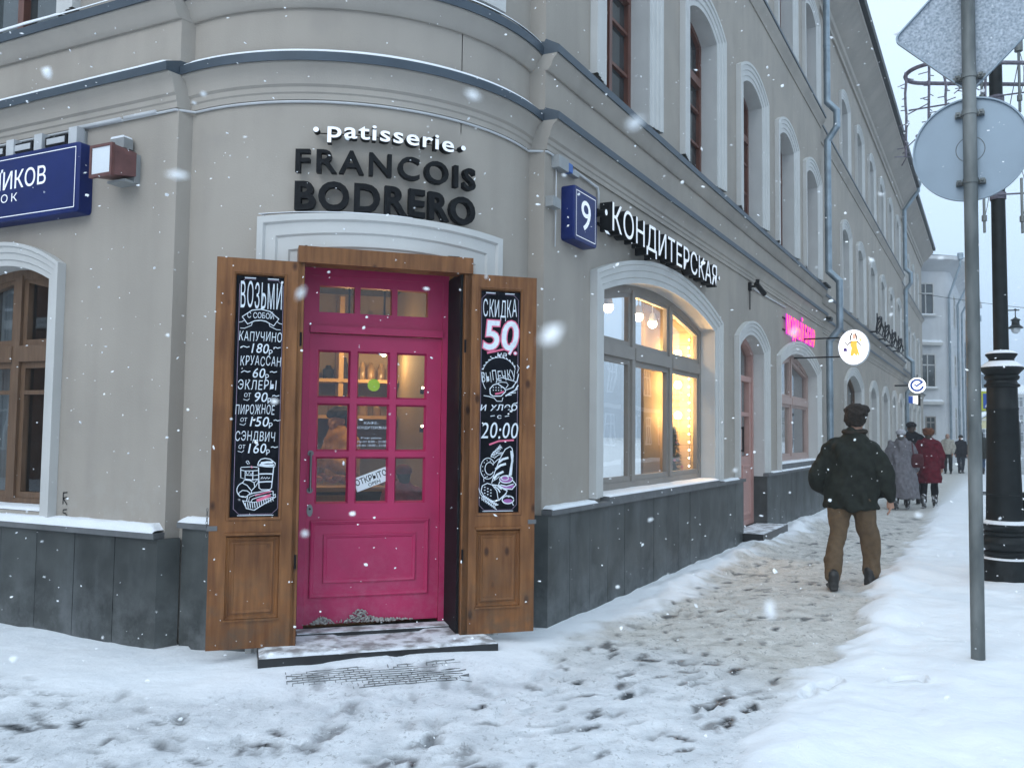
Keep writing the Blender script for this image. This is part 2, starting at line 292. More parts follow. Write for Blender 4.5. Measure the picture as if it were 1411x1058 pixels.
# numpy value noise
def vnoise(x, y, seed):
    r = np.random.default_rng(seed); T = r.random((256, 256)); xi = np.floor(x).astype(int); yi = np.floor(y).astype(int); fx = x-xi; fy = y-yi
    fx = fx*fx*fx*(fx*(fx*6-15)+10); fy = fy*fy*fy*(fy*(fy*6-15)+10); a = xi & 255; b = yi & 255; a1 = (xi+1) & 255; b1 = (yi+1) & 255
    return (T[a, b]*(1-fx)+T[a1, b]*fx)*(1-fy)+(T[a, b1]*(1-fx)+T[a1, b1]*fx)*fy
def fbm(x, y, s, o=4, seed=1):
    v = 0; amp = .5
    for i in range(o): v = v+amp*(vnoise(x/s+i*17.3, y/s+i*9.1, seed+i)-.5); s /= 2; amp /= 2
    return v
def sstep(x, a, b):
    t = np.clip((x-a)/(b-a), 0, 1); return t*t*(3-2*t)
# ------------------------------------------------------------------ the corner building
def archline(u0, u1, zb, zs, za, n=14):          # open path: right foot, up, over the arch, left foot
    c = (u0+u1)/2; hw = (u1-u0)/2; h = za-zs
    if h < .01: return [(u1, zb), (u1, zs)]+[(u1+(u0-u1)*i/n, zs) for i in range(1, n)]+[(u0, zs), (u0, zb)]
    r = (hw*hw+h*h)/(2*h); a = math.asin(min(1, hw/r)); zc = za-r
    return [(u1, zb)]+[(c+r*math.sin(a-2*a*i/n), zc+r*math.cos(a-2*a*i/n)) for i in range(n+1)]+[(u0, zb)]
def band(mb, mp, A, B, prof, mi=0, closed=False):   # prof: (t from A to B, off)
    rows = [[mp.P(a[0]+(b[0]-a[0])*t, a[1]+(b[1]-a[1])*t, o) for a, b in zip(A, B)] for t, o in prof]
    n = len(A); vs = [p for r in rows for p in r]; fs = []
    for i in range(len(rows)-1):
        for k in range(n if closed else n-1): fs.append((i*n+k, i*n+(k+1) % n, (i+1)*n+(k+1) % n, (i+1)*n+k))
    mb.add(vs, fs, mi)
def snow_bed(mb, pf, u0, u1, o0, o1, h, seed, nu=None, no=6, mi=0):   # pf(u, o) -> point on the ledge
    nu = nu or max(4, int((u1-u0)/.04)); g = []
    us = np.linspace(u0, u1, nu); os_ = np.linspace(0, 1, no)
    U, O = np.meshgrid(us, os_, indexing='ij')
    prof = np.sin(np.clip(O, 0, 1)*PI*.5+.0)*0+np.where(O > .75, np.sqrt(np.clip(1-((O-.75)/.25)**2, 0, 1)), 1)
    ends = np.minimum(1, np.minimum(U-u0, u1-U)/.05+.25)
    wob = fbm(U*1+seed*3.1, O*.4, .35, 3, seed)*.045+fbm(U+seed, O, .1, 2, seed+5)*.02
    H = np.maximum(.004, h*(.8+wob*9)*prof*ends); OO = o0+(o1-o0)*np.clip(O+wob*.9*(O > .5), 0, 1.25)
    base = len(mb.v)
    pts = [pf(float(U[i, j]), float(OO[i, j]))+Vector((0, 0, float(H[i, j]))) for i in range(nu) for j in range(no)]
    low = [pf(float(us[i]), float(OO[i, -1])) for i in range(nu)]
    fs = [(i*no+j, (i+1)*no+j, (i+1)*no+j+1, i*no+j+1) for i in range(nu-1) for j in range(no-1)]
    fs += [(i*no+no-1, (i+1)*no+no-1, nu*no+i+1, nu*no+i) for i in range(nu-1)]
    mb.add(pts+low, fs, mi)
def wall_panel(mb, mp, u0, u1, z0, z1, holes, depth=.2, mi=0, rmi=1):
    mb.poly(mp, [(u0, z0), (u1, z0), (u1, z1), (u0, z1)], 0, mi, holes)
    for h in holes:
        n = len(h); mb.add([mp.P(u, z, 0) for u, z in h]+[mp.P(u, z, -depth) for u, z in h], [(i, (i+1) % n, n+(i+1) % n, n+i) for i in range(n)], rmi)
class Op:      # an opening
    def __init__(s, u0, u1, zb, zs, za, tw=.26, th=.2, tb=None): s.u0, s.u1, s.zb, s.zs, s.za = u0, u1, zb, zs, za; s.tw, s.th = tw, th; s.tb = zb if tb is None else tb
    def line(s, d=0, n=14): return archline(s.u0+d, s.u1-d, s.zb+d, s.zs-d*.5, s.za-d, n)
TRIM_PROF = [(0, -.005), (0, .07), (.16, .07), (.2, .055), (.42, .055), (.46, .04), (.72, .04), (.76, .027), (1, .027), (1, -.005)]
def surround(par, mp, op, prof=TRIM_PROF, m='trim'):
    mb = MB(); A = archline(op.u0-op.tw, op.u1+op.tw, op.tb, op.zs+op.th*.6, op.za+op.th); B = archline(op.u0, op.u1, op.tb, op.zs, op.za)
    band(mb, mp, A, B, prof); return mb.build('surround', M[m], par, 35)
def window(par, mp, op, fm, depth=.2, cols=1, trans=(), fw=.07, mw=.06, gm='dglass', muntins=0, casement=0, trim='trim', name='window'):
    o0, o1 = -depth-.03, -depth+.045
    mb = MB(); L0 = op.line(); L1 = op.line(fw)
    A = L0; B = L1
    band(mb, mp, A, B, [(0, o0), (0, o1), (1, o1), (1, o0)], closed=True)
    def ztop(u):
        c = (op.u0+op.u1)/2; hw = (op.u1-op.u0)/2; h = op.za-op.zs
        if h < .01: return op.zs-fw*.5
        r = (hw*hw+h*h)/(2*h); return op.za-r+math.sqrt(max(0, r*r-(u-c)**2))-fw*.6
    us = [op.u0+(op.u1-op.u0)*k/cols for k in range(1, cols)]
    zb = op.zb+fw
    for u in us: mb.bar(mp, u-mw/2, u+mw/2, zb, ztop(u), o0+.01, o1+.012)
    xs = [op.u0+fw]+us+[op.u1-fw]
    for z in trans:
        for a, b in zip(xs, xs[1:]): mb.bar(mp, a+(mw/2 if a in us else 0), b-(mw/2 if b in us else 0), z-mw*.75, z+mw*.75, o0+.012, o1+.02)
    zz = [zb]+sorted(trans)
    if muntins:
        for i in range(muntins):
            z = zb+(ztop(op.u0+fw)-zb)*(i+1)/(muntins+1)
            if min([abs(z-t) for t in trans]+[9]) < .12: continue
            for a, b in zip(xs, xs[1:]): mb.bar(mp, a+(mw/2 if a in us else 0), b-(mw/2 if b in us else 0), z-.016, z+.016, o0+.02, o1-.01)
    if casement:
        for a, b in zip(xs, xs[1:]):
            aa = a+(mw/2 if a in us else 0); bb = b-(mw/2 if b in us else 0)
            lv = [zb]+sorted(trans)+[None]
            for z0, z1 in zip(lv, lv[1:]):
                q0 = z0+(mw*.75 if z0 in trans else 0)
                if z1 is None: tl, tr = ztop(aa), ztop(bb)
                else: tl = tr = z1-mw*.75
                c = casement; out = [(aa, q0), (bb, q0), (bb, tr), (aa, tl)]; inn = [(aa+c, q0+c), (bb-c, q0+c), (bb-c, tr-c+(tl-tr)*.1), (aa+c, tl-c+(tr-tl)*.1)]
                band(mb, mp, out, inn, [(0, o0+.015), (0, o1-.012), (1, o1-.012), (1, o0+.015)], closed=True)
    fr = mb.build(name, M[fm], par, 30)
    g = MB(); g.poly(mp, L0, (o0+o1)/2-.012); g.build('pane', M[gm], fr)
    if trim: surround(fr, mp, op, m=trim)
    return fr

CB = thing('corner_building', 'taupe plastered three storey corner building with rounded entrance corner and dark stone plinth', 'building', RP.P(0, 0))
# children are built in world coordinates; CB sits at the corner, so shift them back
_old_build = MB.build
def build2(s, name, mats, parent=None, smooth=None, merge=False):
    o = _old_build(s, name, mats, parent, smooth, merge)
    if parent is not None and parent.type == 'EMPTY': o.matrix_parent_inverse = (Matrix.Translation(parent.location) @ Matrix.Rotation(parent.rotation_euler.z, 4, 'Z')).inverted()
    return o
MB.build = build2
RL = 12.75; R2 = Shift(RP, 0, -.15); R2L = 33.0; R3 = Shift(RP, 0, -.28); R3L = 46.5
ZT = 11.3
# openings
W1 = Op(1.15, 4.70, .93, 2.80, 3.06, .25, .23)
D2 = Op(5.97, 7.38, .12, 2.74, 2.96, .24, .20, .92)
W2 = Op(8.62, 11.95, 1.03, 2.68, 2.98, .26, .22, .93)
UC = [1.75, 4.255, 6.75, 9.2, 11.6]
F2 = [Op(c-.57, c+.57, 4.70, 6.58, 6.74, .31, .24) for c in UC]; F3 = [Op(c-.55, c+.55, 8.36, 9.95, 10.1, .3, .22) for c in UC]
mb = MB(); wall_panel(mb, RP, 0, RL, -.3, ZT, [o.line() for o in [W1, D2, W2]+F2+F3])
mb.add([RP.P(RL, -.3, 0), RP.P(RL, -.3, -.5), RP.P(RL, ZT, -.5), RP.P(RL, ZT, 0)], [(0, 1, 2, 3)])
mb.build('street_wall', [M['plaster'], M['trim']], CB)
LW = Op(-2.46, -1.26, .86, 2.62, 2.76, .15, .18, .80); LU = Op(-2.6, -1.31, 4.68, 6.58, 6.74, .24, .24)
LW2 = Op(-5.6, -4.4, .86, 2.62, 2.76, .15, .18, .80); LU2 = Op(-5.7, -4.45, 4.68, 6.58, 6.74, .24, .24)
mb = MB(); wall_panel(mb, LP, -9, 0, -.3, ZT, [o.line() for o in (LW, LU, LW2, LU2)]); mb.build('side_wall', [M['plaster'], M['trim']], CB)
# rounded corner wall with its two returns
DA0, DA1, DZ = -.52, .59, 2.62
mb = MB(); edges = sorted(set([-1.2675+2.535*i/44 for i in range(45)]+[DA0, DA1, -.62, .62]))
for a, b in zip(edges, edges[1:]):
    c = (a+b)/2; spans = [(-.3, ZT)]
    if DA0 < c < DA1: spans = [(DZ, 4.70), (6.7, ZT)]
    elif -.62 < c < .62: spans = [(-.3, 4.70), (6.7, ZT)]
    for z0, z1 in spans: mb.add([AP.P(a, z0), AP.P(b, z0), AP.P(b, z1), AP.P(a, z1)], [(0, 1, 2, 3)])
for A_, B_ in ((LP.P(0, 0), AP.P(-1.2675, 0)), (AP.P(1.2675, 0), RP.P(0, 0))):
    v = Vector((0, 0, 1)); mb.add([A_+v*-.3, B_+v*-.3, B_+v*ZT, A_+v*ZT], [(0, 1, 2, 3)])
mb.build('corner_wall', M['plaster'], CB, 25, True)
# swept courses round the corner
def path(o, lu=-9, ru=RL):
    return [LP.P(lu, 0, o), LP.P(0, 0, o)]+[AP.P(-1.2675+2.535*i/40, 0, o) for i in range(41)]+[RP.P(0, 0, o), RP.P(ru, 0, o)]
def sweep(mb, pathf, prof, mi=0, caps=True, **k):
    rows = [[p+Vector((0, 0, z)) for p in pathf(o, **k)] for o, z in prof]; n = len(rows[0]); vs = [p for r in rows for p in r]
    fs = [(i*n+j, i*n+j+1, (i+1)*n+j+1, (i+1)*n+j) for i in range(len(rows)-1) for j in range(n-1)]
    if caps: fs += [tuple(i*n for i in range(len(rows))), tuple(i*n+n-1 for i in range(len(rows)))]
    mb.add(vs, fs, mi)
def straight(mp, u0, u1):
    return lambda o: [mp.P(u0, 0, o), mp.P(u1, 0, o)]
LOWER = [(-.01, 3.755), (.018, 3.755), (.018, 3.795), (.028, 3.805), (.028, 3.84), (.045, 3.855), (.052, 3.90), (.075, 3.95), (.105, 3.975), (.105, 3.99), (-.01, 3.99)]
LFLASH = [(.10, 3.992), (.122, 3.985), (.126, 4.045), (-.01, 4.10), (-.01, 3.992)]
UPPER = [(-.01, 4.40), (.02, 4.40), (.05, 4.43), (.062, 4.47), (.10, 4.515), (.10, 4.532), (-.01, 4.532)]
UFLASH = [(.09, 4.534), (.116, 4.528), (.120, 4.592), (-.01, 4.665), (-.01, 4.534)]
THIRD = [(-.01, 8.0), (.02, 8.0), (.03, 8.05), (.08, 8.12), (.1, 8.17), (.1, 8.2), (-.01, 8.2)]
TFLASH = [(.09, 8.202), (.118, 8.197), (.12, 8.24), (-.01, 8.31), (-.01, 8.202)]
EAVE = [(-.02, 11.0), (.05, 11.0), (.05, 11.12), (.1, 11.16), (.12, 11.26), (.3, 11.42), (.52, 11.72), (.56, 11.74), (.56, 11.86), (-.02, 11.9)]
GUTTER = [(.54, 11.87), (.66, 11.87), (.68, 12.0), (.5, 12.06), (-.4, 12.4), (-.4, 11.91)]
ROOFSNOW = [(.60, 12.035), (.64, 12.07), (.4, 12.2), (-3.5, 13.6), (-3.5, 12.9)]
for nm, pr, m in (('lower_cornice', LOWER, 'moulding'), ('upper_cornice', UPPER, 'moulding'), ('third_floor_course', THIRD, 'moulding'), ('cornice_flashing', LFLASH, 'flashing'), ('cornice_flashing', UFLASH, 'flashing'), ('cornice_flashing', TFLASH, 'flashing'), ('eaves', EAVE, 'moulding'), ('gutter', GUTTER, 'iron'), ('roof_snow', ROOFSNOW, 'snow')):
    mb = MB(); sweep(mb, path, pr, ru=RL+(.1 if nm in ('lower_cornice', 'upper_cornice') else 0)); mb.build(nm, M[m], CB, 30)
# thin snow lying on the flashings
def arc_pf(z):
    return lambda a, o: AP.P(a, z-o*.42, o)
def pl_pf(mp, z):
    return lambda u, o: mp.P(u, z-o*.42, o)
mb = MB()
for zf in (4.10, 4.66):
    snow_bed(mb, pl_pf(LP, zf), -8.5, -.02, .05, .112, .022, int(zf*10), 150, 4); snow_bed(mb, arc_pf(zf), -1.25, 1.25, .05, .112, .018, int(zf*10)+1, 60, 4)
snow_bed(mb, pl_pf(LP, 4.665), -6, -1.2, .02, .115, .035, 5, 120, 4)
mb.build('flashing_snow', M['snow'], CB, 60)
# stone plinth
def slabs(mb, mp, u0, u1, z0, z1, off, wd, th=.05, split=None):
    n = max(1, round((u1-u0)/wd))
    for i in range(n):
        a = u0+(u1-u0)*i/n; b = u0+(u1-u0)*(i+1)/n; o = off+random.uniform(-.0015, .0015)
        mb.bar(mp, a+.0025, b-.0025, z0, z1, o-th, o, random.choice((0, 0, 2, 3)))
    mb.bar(mp, u0+.003, u1-.003, z0, z1-.003, off-th-.02, off-.006, 1)
mb = MB(); slabs(mb, RP, .0, D2.u0-.02, -.3, .855, .06, .41); slabs(mb, RP, D2.u1+.02, RL, -.3, .87, .06, .45); slabs(mb, LP, -9, 0.0, -.3, .745, .06, .40)
for i in range(10):
    a = -1.2675+.045+(1.2675-.045-.55)*i/10; b = a+(1.2675-.045-.55)/10
    mb.bar(AP, a, b, -.3, .815, -.02, .03)
    a2 = .62+(1.2675-.665)*i/10; b2 = a2+(1.2675-.665)/10; mb.bar(AP, a2, b2, -.3, .855, -.02, .03)
for A_, B_, zt in ((LP.P(0, 0, .06), AP.P(-1.235, 0, .03), .745), (AP.P(1.235, 0, .03), RP.P(0, 0, .06), .855)):
    d = (B_-A_).normalized(); n_ = Vector((d.y, -d.x, 0)); d *= .001; v = Vector((0, 0, 1))
    mb.box8([A_+v*-.3, B_+v*-.3, B_-n_*.05+v*-.3, A_-n_*.05+v*-.3, A_+v*zt, B_+v*zt, B_-n_*.05+v*zt, A_-n_*.05+v*zt])
# door-cheek plinth in the second doorway
for u in (D2.u0, D2.u1): mb.bar(RP, u-.02 if u == D2.u0 else u-.004, u+.004 if u == D2.u0 else u+.02, -.3, .87, -.2, .058)
mb.build('plinth', [M['plinth'], M['plinth_joint'], M['plinth_b'], M['plinth_c']], CB)
mb = MB(); mb.bar(RP, .0, D2.u0+.0, .857, .897, -.0, .095); mb.bar(RP, D2.u1, RL, .872, .912, 0, .095); mb.bar(LP, -9, .0, .747, .787, 0, .095)
mb.bar(RP, W1.u0, W1.u1, .897, .93, -.2, .09); mb.bar(RP, W2.u0, W2.u1, .912, 1.02, -.2, .02)
for i in range(10):
    a = -1.2675+.03+(1.2675-.03-.55)*i/10; b = a+(1.2675-.03-.55)/10; mb.bar(AP, a, b, .817, .857, -.02, .06)
    a2 = .62+(1.2675-.65)*i/10; b2 = a2+(1.2675-.65)/10; mb.bar(AP, a2, b2, .857, .897, -.02, .06)
mb.build('plinth_capping', M['stonecap'], CB)
mb = MB()
lf = lambda u, o: LP.P(u, .787, o)
snow_bed(mb, lf, -1.10, -.01, .0, .095, .075, 3); snow_bed(mb, lf, -5.0, -1.0, -.0, .098, .065, 8)
snow_bed(mb, lambda a, o: AP.P(a, .857, o), -1.23, -.56, 0, .062, .05, 4, 30)
snow_bed(mb, lambda a, o: AP.P(a, .897, o), .62, 1.23, 0, .062, .03, 9, 30)
snow_bed(mb, lambda u, o: RP.P(u, .897, o), .02, .9, 0, .09, .034, 6); snow_bed(mb, lambda u, o: RP.P(u, .93, o), 1.16, 4.69, -.16, .085, .03, 12)
snow_bed(mb, lambda u, o: RP.P(u, .897, o), 4.97, 5.7, 0, .08, .03, 13); snow_bed(mb, lambda u, o: RP.P(u, 1.02, o), 8.63, 11.9, -.16, .015, .035, 14); snow_bed(mb, lambda u, o: RP.P(u, .912, o), 7.7, 8.34, 0, .085, .025, 15)
snow_bed(mb, lambda u, o: RP.P(u, .912, o), 8.4, RL, .0, .085, .025, 16)
snow_bed(mb, lambda u, o: LP.P(u, .865, o), -2.44, -1.3, -.15, -.0, .035, 17)
mb.build('ledge_snow', M['snow'], CB, 60)
# windows
w1 = window(CB, RP, W1, 'wood_grey', .2, 3, [2.32], .085, .085, 'glass', casement=.055)
w2 = window(CB, RP, W2, 'wood_pinkgrey', .2, 2, [2.12], .09, .08, 'glass', casement=.05)
for o in F2+F3: window(CB, RP, o, 'wood_red', .23, 2, [o.zb+(o.za-o.zb)*.66], .075, .07, muntins=3)
window(CB, LP, LW, 'wood_old', .2, 2, [2.08], .075, .085, 'glass', casement=.05, muntins=1); window(CB, LP, LW2, 'wood_old', .2, 2, [2.08], .075, .085)
window(CB, LP, LU, 'wood_red', .18, 2, [5.9], .08, .07); window(CB, LP, LU2, 'wood_red', .18, 2, [5.9], .08, .07)
# upper window of the rounded corner
mb = MB(); mb.bar(AP, -.62, .62, 4.70, 6.7, -.26, -.24, 0, 8)
f = MB(); f.bar(AP, -.62, -.54, 4.7, 6.7, -.24, -.17); f.bar(AP, .54, .62, 4.7, 6.7, -.24, -.17); f.bar(AP, -.04, .04, 4.7, 6.7, -.24, -.17); f.bar(AP, -.54, .54, 4.70, 4.78, -.239, -.172, 0, 8)
fr = f.build('window', M['wood_red'], CB); mb.build('pane', M['dglass'], fr)
t = MB()
for s in (-1, 1): t.bar(AP, s*.62 if s > 0 else -.92, .92 if s > 0 else -.62, 4.68, 6.7, -.005, .06, 0, 3); t.bar(AP, s*.62-.004, s*.62+.004, 4.68, 6.7, -.24, .05)
t.build('surround', M['trim'], fr)
# doorway surround on the rounded corner
DO = Op(-.56, .66, .0, 2.70, 2.73, .215, .215, .0)
A = archline(-.775, .895, 0, 2.93, 2.965, 24); B = archline(DA0, DA1+.02, 0, 2.625, 2.66, 24)
def ins(L):      # subdivide so the band follows the curve
    return L
mb = MB(); band(mb, AP, A, B, [(0, -.01), (0, .085), (.14, .085), (.18, .065), (.42, .065), (.46, .05), (.72, .05), (.76, .035), (1, .035), (1, -.05)])
mb.build('door_surround', M['trim'], CB, 35)
mb = MB(); snow_bed(mb, lambda a, o: AP.P(a, 2.945+.02*(1-(a/.85)**2), o), -.77, .2, .01, .08, .014, 22, 40, 4); mb.build('ledge_snow', M['snow'], CB, 60)
# recessed entrance: lining, frame, magenta door
DOFF = .20
mb = MB()
mb.bar(EP, DA1-.02, DA1+.0, .05, DZ, DOFF-.06, .60); mb.bar(EP, DA0, DA0+.02, .05, DZ, DOFF-.06, .60); mb.bar(EP, DA0+.02, DA1-.02, 2.70, 2.74, DOFF-.06, .56)
mb.build('door_lining', M['dark'], CB)
mb = MB(); mb.bar(EP, -.548, .645, 2.605, 2.715, .50, .66); mb.bar(EP, -.545, -.505, .10, 2.605, .52, .645); mb.bar(EP, .59, .64, .10, 2.605, .52, .645)
mb.build('door_casing', M['wood'], CB)
dr = MB()
# fixed frame and transom light
dr.bar(EP, -.50, -.43, .12, 2.72, DOFF-.05, DOFF+.03); dr.bar(EP, .53, .575, .12, 2.72, DOFF-.05, DOFF+.03); dr.bar(EP, -.43, .53, 2.60, 2.70, DOFF-.05, DOFF+.028)
dr.bar(EP, -.43, .53, 2.19, 2.24, DOFF-.05, DOFF+.05); dr.bar(EP, -.43, .53, 2.24, 2.34, DOFF-.045, DOFF+.02)
dr.bar(EP, -.43, -.37, 2.34, 2.60, DOFF-.045, DOFF+.02); dr.bar(EP, .42, .53, 2.34, 2.60, DOFF-.045, DOFF+.02); dr.bar(EP, -.37, .42, 2.53, 2.60, DOFF-.045, DOFF+.02)
for u in (-.10, .17): dr.bar(EP, u-.02, u+.02, 2.34, 2.53, DOFF-.045, DOFF+.02)
fx = dr.build('door_frame', M['pink'], CB)
g = MB(); g.poly(EP, [(-.38, 2.33), (.43, 2.33), (.43, 2.54), (-.38, 2.54)], DOFF-.02); g.build('pane', M['doorglass'], fx)
d = MB()
d.bar(EP, -.428, -.37, .14, 2.185, DOFF-.045, DOFF+.012); d.bar(EP, .42, .528, .14, 2.185, DOFF-.045, DOFF+.012)
d.bar(EP, -.37, .42, 2.07, 2.185, DOFF-.045, DOFF+.011); d.bar(EP, -.37, .42, .14, .98, DOFF-.045, DOFF+.011)
for u in (-.115, .17): d.bar(EP, u-.024, u+.024, .98, 2.07, DOFF-.045, DOFF+.013)
for z in (1.33, 1.71):
    for a, b in ((-.37, -.139), (-.091, .146), (.194, .42)): d.bar(EP, a, b, z-.02, z+.02, DOFF-.045, DOFF+.012)
for a, b in ((-.37, -.139), (-.091, .146), (.194, .42)):
    for z0, z1 in ((.98, 1.31), (1.35, 1.69), (1.73, 2.07)):
        O_ = [(a, z0), (b, z0), (b, z1), (a, z1)]; I_ = [(a+.013, z0+.013), (b-.013, z0+.013), (b-.013, z1-.013), (a+.013, z1-.013)]
        band(d, EP, O_, I_, [(0, DOFF+.012), (.2, DOFF+.006), (1, DOFF-.02)], closed=True)
def mould(mb, mp, u0, u1, z0, z1, wd, o, h, mi=0):
    O_ = [(u0, z0), (u1, z0), (u1, z1), (u0, z1)]; I_ = [(u0+wd, z0+wd), (u1-wd, z0+wd), (u1-wd, z1-wd), (u0+wd, z1-wd)]
    band(mb, mp, O_, I_, [(0, o-.002), (.12, o+h*.8), (.35, o+h), (.6, o+h*.55), (.75, o+h*.5), (1, o-.001)], mi, True)
mould(d, EP, -.40, .455, .32, .865, .035, DOFF+.011, .016); mould(d, EP, -.305, .36, .42, .765, .03, DOFF+.011, .013)
door = d.build('door', M['pink'], CB, 30)
g = MB(); g.poly(EP, [(-.38, .97), (.43, .97), (.43, 2.08), (-.38, 2.08)], DOFF-.022); g.build('pane', M['doorglass'], door)
h = MB(); h.tube([EP.P(-.405, 1.34, DOFF+.05), EP.P(-.405, 1.07, DOFF+.05)], .009, 8)
for z in (1.335, 1.075): h.tube([EP.P(-.405, z, DOFF+.01), EP.P(-.405, z, DOFF+.05)], .009, 8); h.tube([EP.P(-.405, z, DOFF+.011), EP.P(-.405, z, DOFF+.018)], .021, 14)
h.build('handle', M['steel'], door, 40)
h = MB(); h.prism(EP, ell(-.402, .935, .021, .043, 0, 345, 20), DOFF+.011, DOFF+.018); h.prism(EP, ell(-.402, .945, .008, .008, 0, 330, 10), DOFF+.018, DOFF+.02, 1); h.build('lock_plate', [M['steel'], M['dark']], door)
h = MB(); h.prism(EP, ell(.035, 1.83, .045, .045, 0, 348, 26), DOFF-.021, DOFF-.019); h.build('round_sticker', mat('lime_sticker', (.42, .62, .05), .5), door)
h = MB(); c, s_ = math.cos(.38), math.sin(.38)
def rot(p, cx=.032, cz=1.148, a=.36): return (cx+p[0]*math.cos(a)-p[1]*math.sin(a), cz+p[0]*math.sin(a)+p[1]*math.cos(a))
h.prism(EP, [rot(p) for p in ((-.125, -.05), (.125, -.05), (.125, .05), (-.125, .05))], DOFF-.0215, DOFF-.017)
class RotMap:
    def __init__(s, base, cx, cz, a): s.b, s.cx, s.cz, s.a = base, cx, cz, a
    def P(s, x, y, off=0): return s.b.P(s.cx+x*math.cos(s.a)-y*math.sin(s.a), s.cz+x*math.sin(s.a)+y*math.cos(s.a), off)
rm = RotMap(EP, .032, 1.148, .36)
text(h, rm, 'ОТКРЫТО', -.118, .118, -.008, .042, DOFF-.0165, .012, 0, 1); text(h, rm, 'OPEN', -.035, .055, -.042, .023, DOFF-.0165, .01, 0, 1)
h.build('open_sign', [M['white'], M['dark']], door)
h = MB(); m_ = 0
for s, a, b, z, cp in (('КАФЕ-', -.03, .075, 1.545, .018), ('КОНДИТЕРСКАЯ', -.082, .137, 1.512, .018), ('Режим работы:', -.05, .10, 1.44, .013), ('пн-пт 8:00 - 21:00', -.075, .135, 1.412, .016), ('сб-вс 10:00 - 21:00', -.08, .137, 1.385, .016)): text(h, EP, s, a, b, z, cp, DOFF-.019, .004)
h.build('hours_lettering', M['chalk'], door)
# kicked snow sticking to the foot of the door
mb = MB()
for k in range(420):
    a = random.choice([-.30+random.gauss(0, .04), -.04+random.gauss(0, .05), .12+random.gauss(0, .09), .0+random.gauss(0, .16)]); hh = max(.01, .085*math.exp(-((a+.04)/.07)**2)+.05*math.exp(-((a+.3)/.05)**2)+.03-abs(a)*.06)*random.random()
    mb.sphere(EP.P(a, .145+hh*.8, DOFF+.018+random.random()*.02), random.uniform(.003, .012), random.uniform(.003, .009), random.uniform(.003, .009), 6)
mb.build('stuck_snow', mat('dirty_snow', (.40, .38, .36), .9, .3, 40), door)
# wooden shutters folded open beside the door
def shutter(a0, a1, mirror):
    O = .60; mb = MB(); L = a1-a0; sw = .105
    wl, wr = (sw, .10) if not mirror else (.10, .105)
    b0, b1 = a0+wl, a1-wr
    mb.bar(EP, a0, b0, .107, 2.607, O, O+.045); mb.bar(EP, b1, a1, .107, 2.607, O, O+.045)
    mb.bar(EP, b0, b1, 2.52, 2.607, O, O+.0445); mb.bar(EP, b0, b1, .82, .92, O, O+.0445); mb.bar(EP, b0, b1, .107, .285, O, O+.0445)
    mb.bar(EP, b0, b1, .285, .82, O, O+.022)
    mould(mb, EP, b0-.004, b1+.004, .285, .815, .03, O+.022, .02)
    mb.bar(EP, b0-.006, b1+.006, .822, .84, O+.0445, O+.062); mb.bar(EP, b0-.006, b1+.006, .28, .293, O+.0445, O+.056)
    mould(mb, EP, b0+.035, b1-.035, .325, .78, .022, O+.022, .008)
    mb.bar(EP, b0, b1, .92, 2.52, O, O+.012)
    mould(mb, EP, b0-.008, b1+.008, .915, 2.525, .022, O+.040, .012)
    s = mb.build('shutter', M['wood'], CB, 35)
    p = MB(); u = a0 if not mirror else a1
    p.bar(EP, u-.012 if not mirror else u-.05, u+.05 if not mirror else u+.012, .855, .885, O+.045, O+.05); p.build('latch_plate', M['steel'], s)
    hb = MB(); v = a1 if not mirror else a0
    for z in (.6, 2.05): hb.tube([EP.P(v, z, O+.05), EP.P(v, z+.09, O+.05)], .007, 8)
    hb.build('hinge', M['black'], s)
    return s
sh = shutter(-1.055, -.520, False); shutter(.597, 1.122, True)
ch = MB()
for k in range(9):
    ang = (k % 2)*PI/2; c0 = EP.P(-1.07, .93-.02*k+.05, .58)
    ch.tube([c0+Vector((math.cos(ang)*.006*math.cos(t), math.sin(ang)*.006*math.cos(t), .013*math.sin(t))) for t in (2*PI*i/10 for i in range(11))], .002, 5)
ch.build('chain', M['steel'], sh)
# doorstep
mb = MB(); mb.bar(EP, -.74, .80, -.15, .088, .0, .86); mb.bar(EP, DA0, DA1, .088, .118, .05, .40); st = mb.build('doorstep', M['step'], CB)
# second, pink door
mb = MB(); o0, o1 = -.23, -.16
D2i = Op(D2.u0, D2.u1, .16, D2.zs, D2.za); band(mb, RP, D2i.line(), D2i.line(.08), [(0, o0), (0, o1+.02), (1, o1+.02), (1, o0)], closed=True)
mb.bar(RP, D2.u0+.08, D2.u1-.08, .2, 1.18, o0, o1); mb.bar(RP, D2.u0+.08, D2.u1-.08, 2.30, 2.38, o0, o1+.01)
for u in (D2.u0+.08, (D2.u0+D2.u1)/2-.06, D2.u1-.2): mb.bar(RP, u, u+.12, 1.18, 2.30, o0, o1)
mb.bar(RP, D2.u0+.2, D2.u1-.2, 1.78, 1.84, o0+.005, o1-.005)
for u in (D2.u0+.17, (D2.u0+D2.u1)/2+.06): mould(mb, RP, u, u+.46, .3, 1.05, .05, o1, .02)
d2 = mb.build('door', M['wood_pink'], CB, 30); d2['label'] = 'dusty pink panelled side door'
g = MB(); g.poly(RP, D2i.line(.05), o0+.03); g.build('pane', M['glass'], d2)
h = MB(); h.tube([RP.P(6.62, 1.25, o1+.05), RP.P(6.62, 1.62, o1+.05)], .012, 8); h.tube([RP.P(6.62, 1.27, o1), RP.P(6.62, 1.27, o1+.05)], .01, 6); h.tube([RP.P(6.62, 1.6, o1), RP.P(6.62, 1.6, o1+.05)], .01, 6); h.build('handle', M['black'], d2, 40)
surround(d2, RP, D2)
mb = MB(); mb.bar(RP, 5.9, 7.5, -.2, .15, -.25, .34); mb.build('doorstep', M['step'], CB)
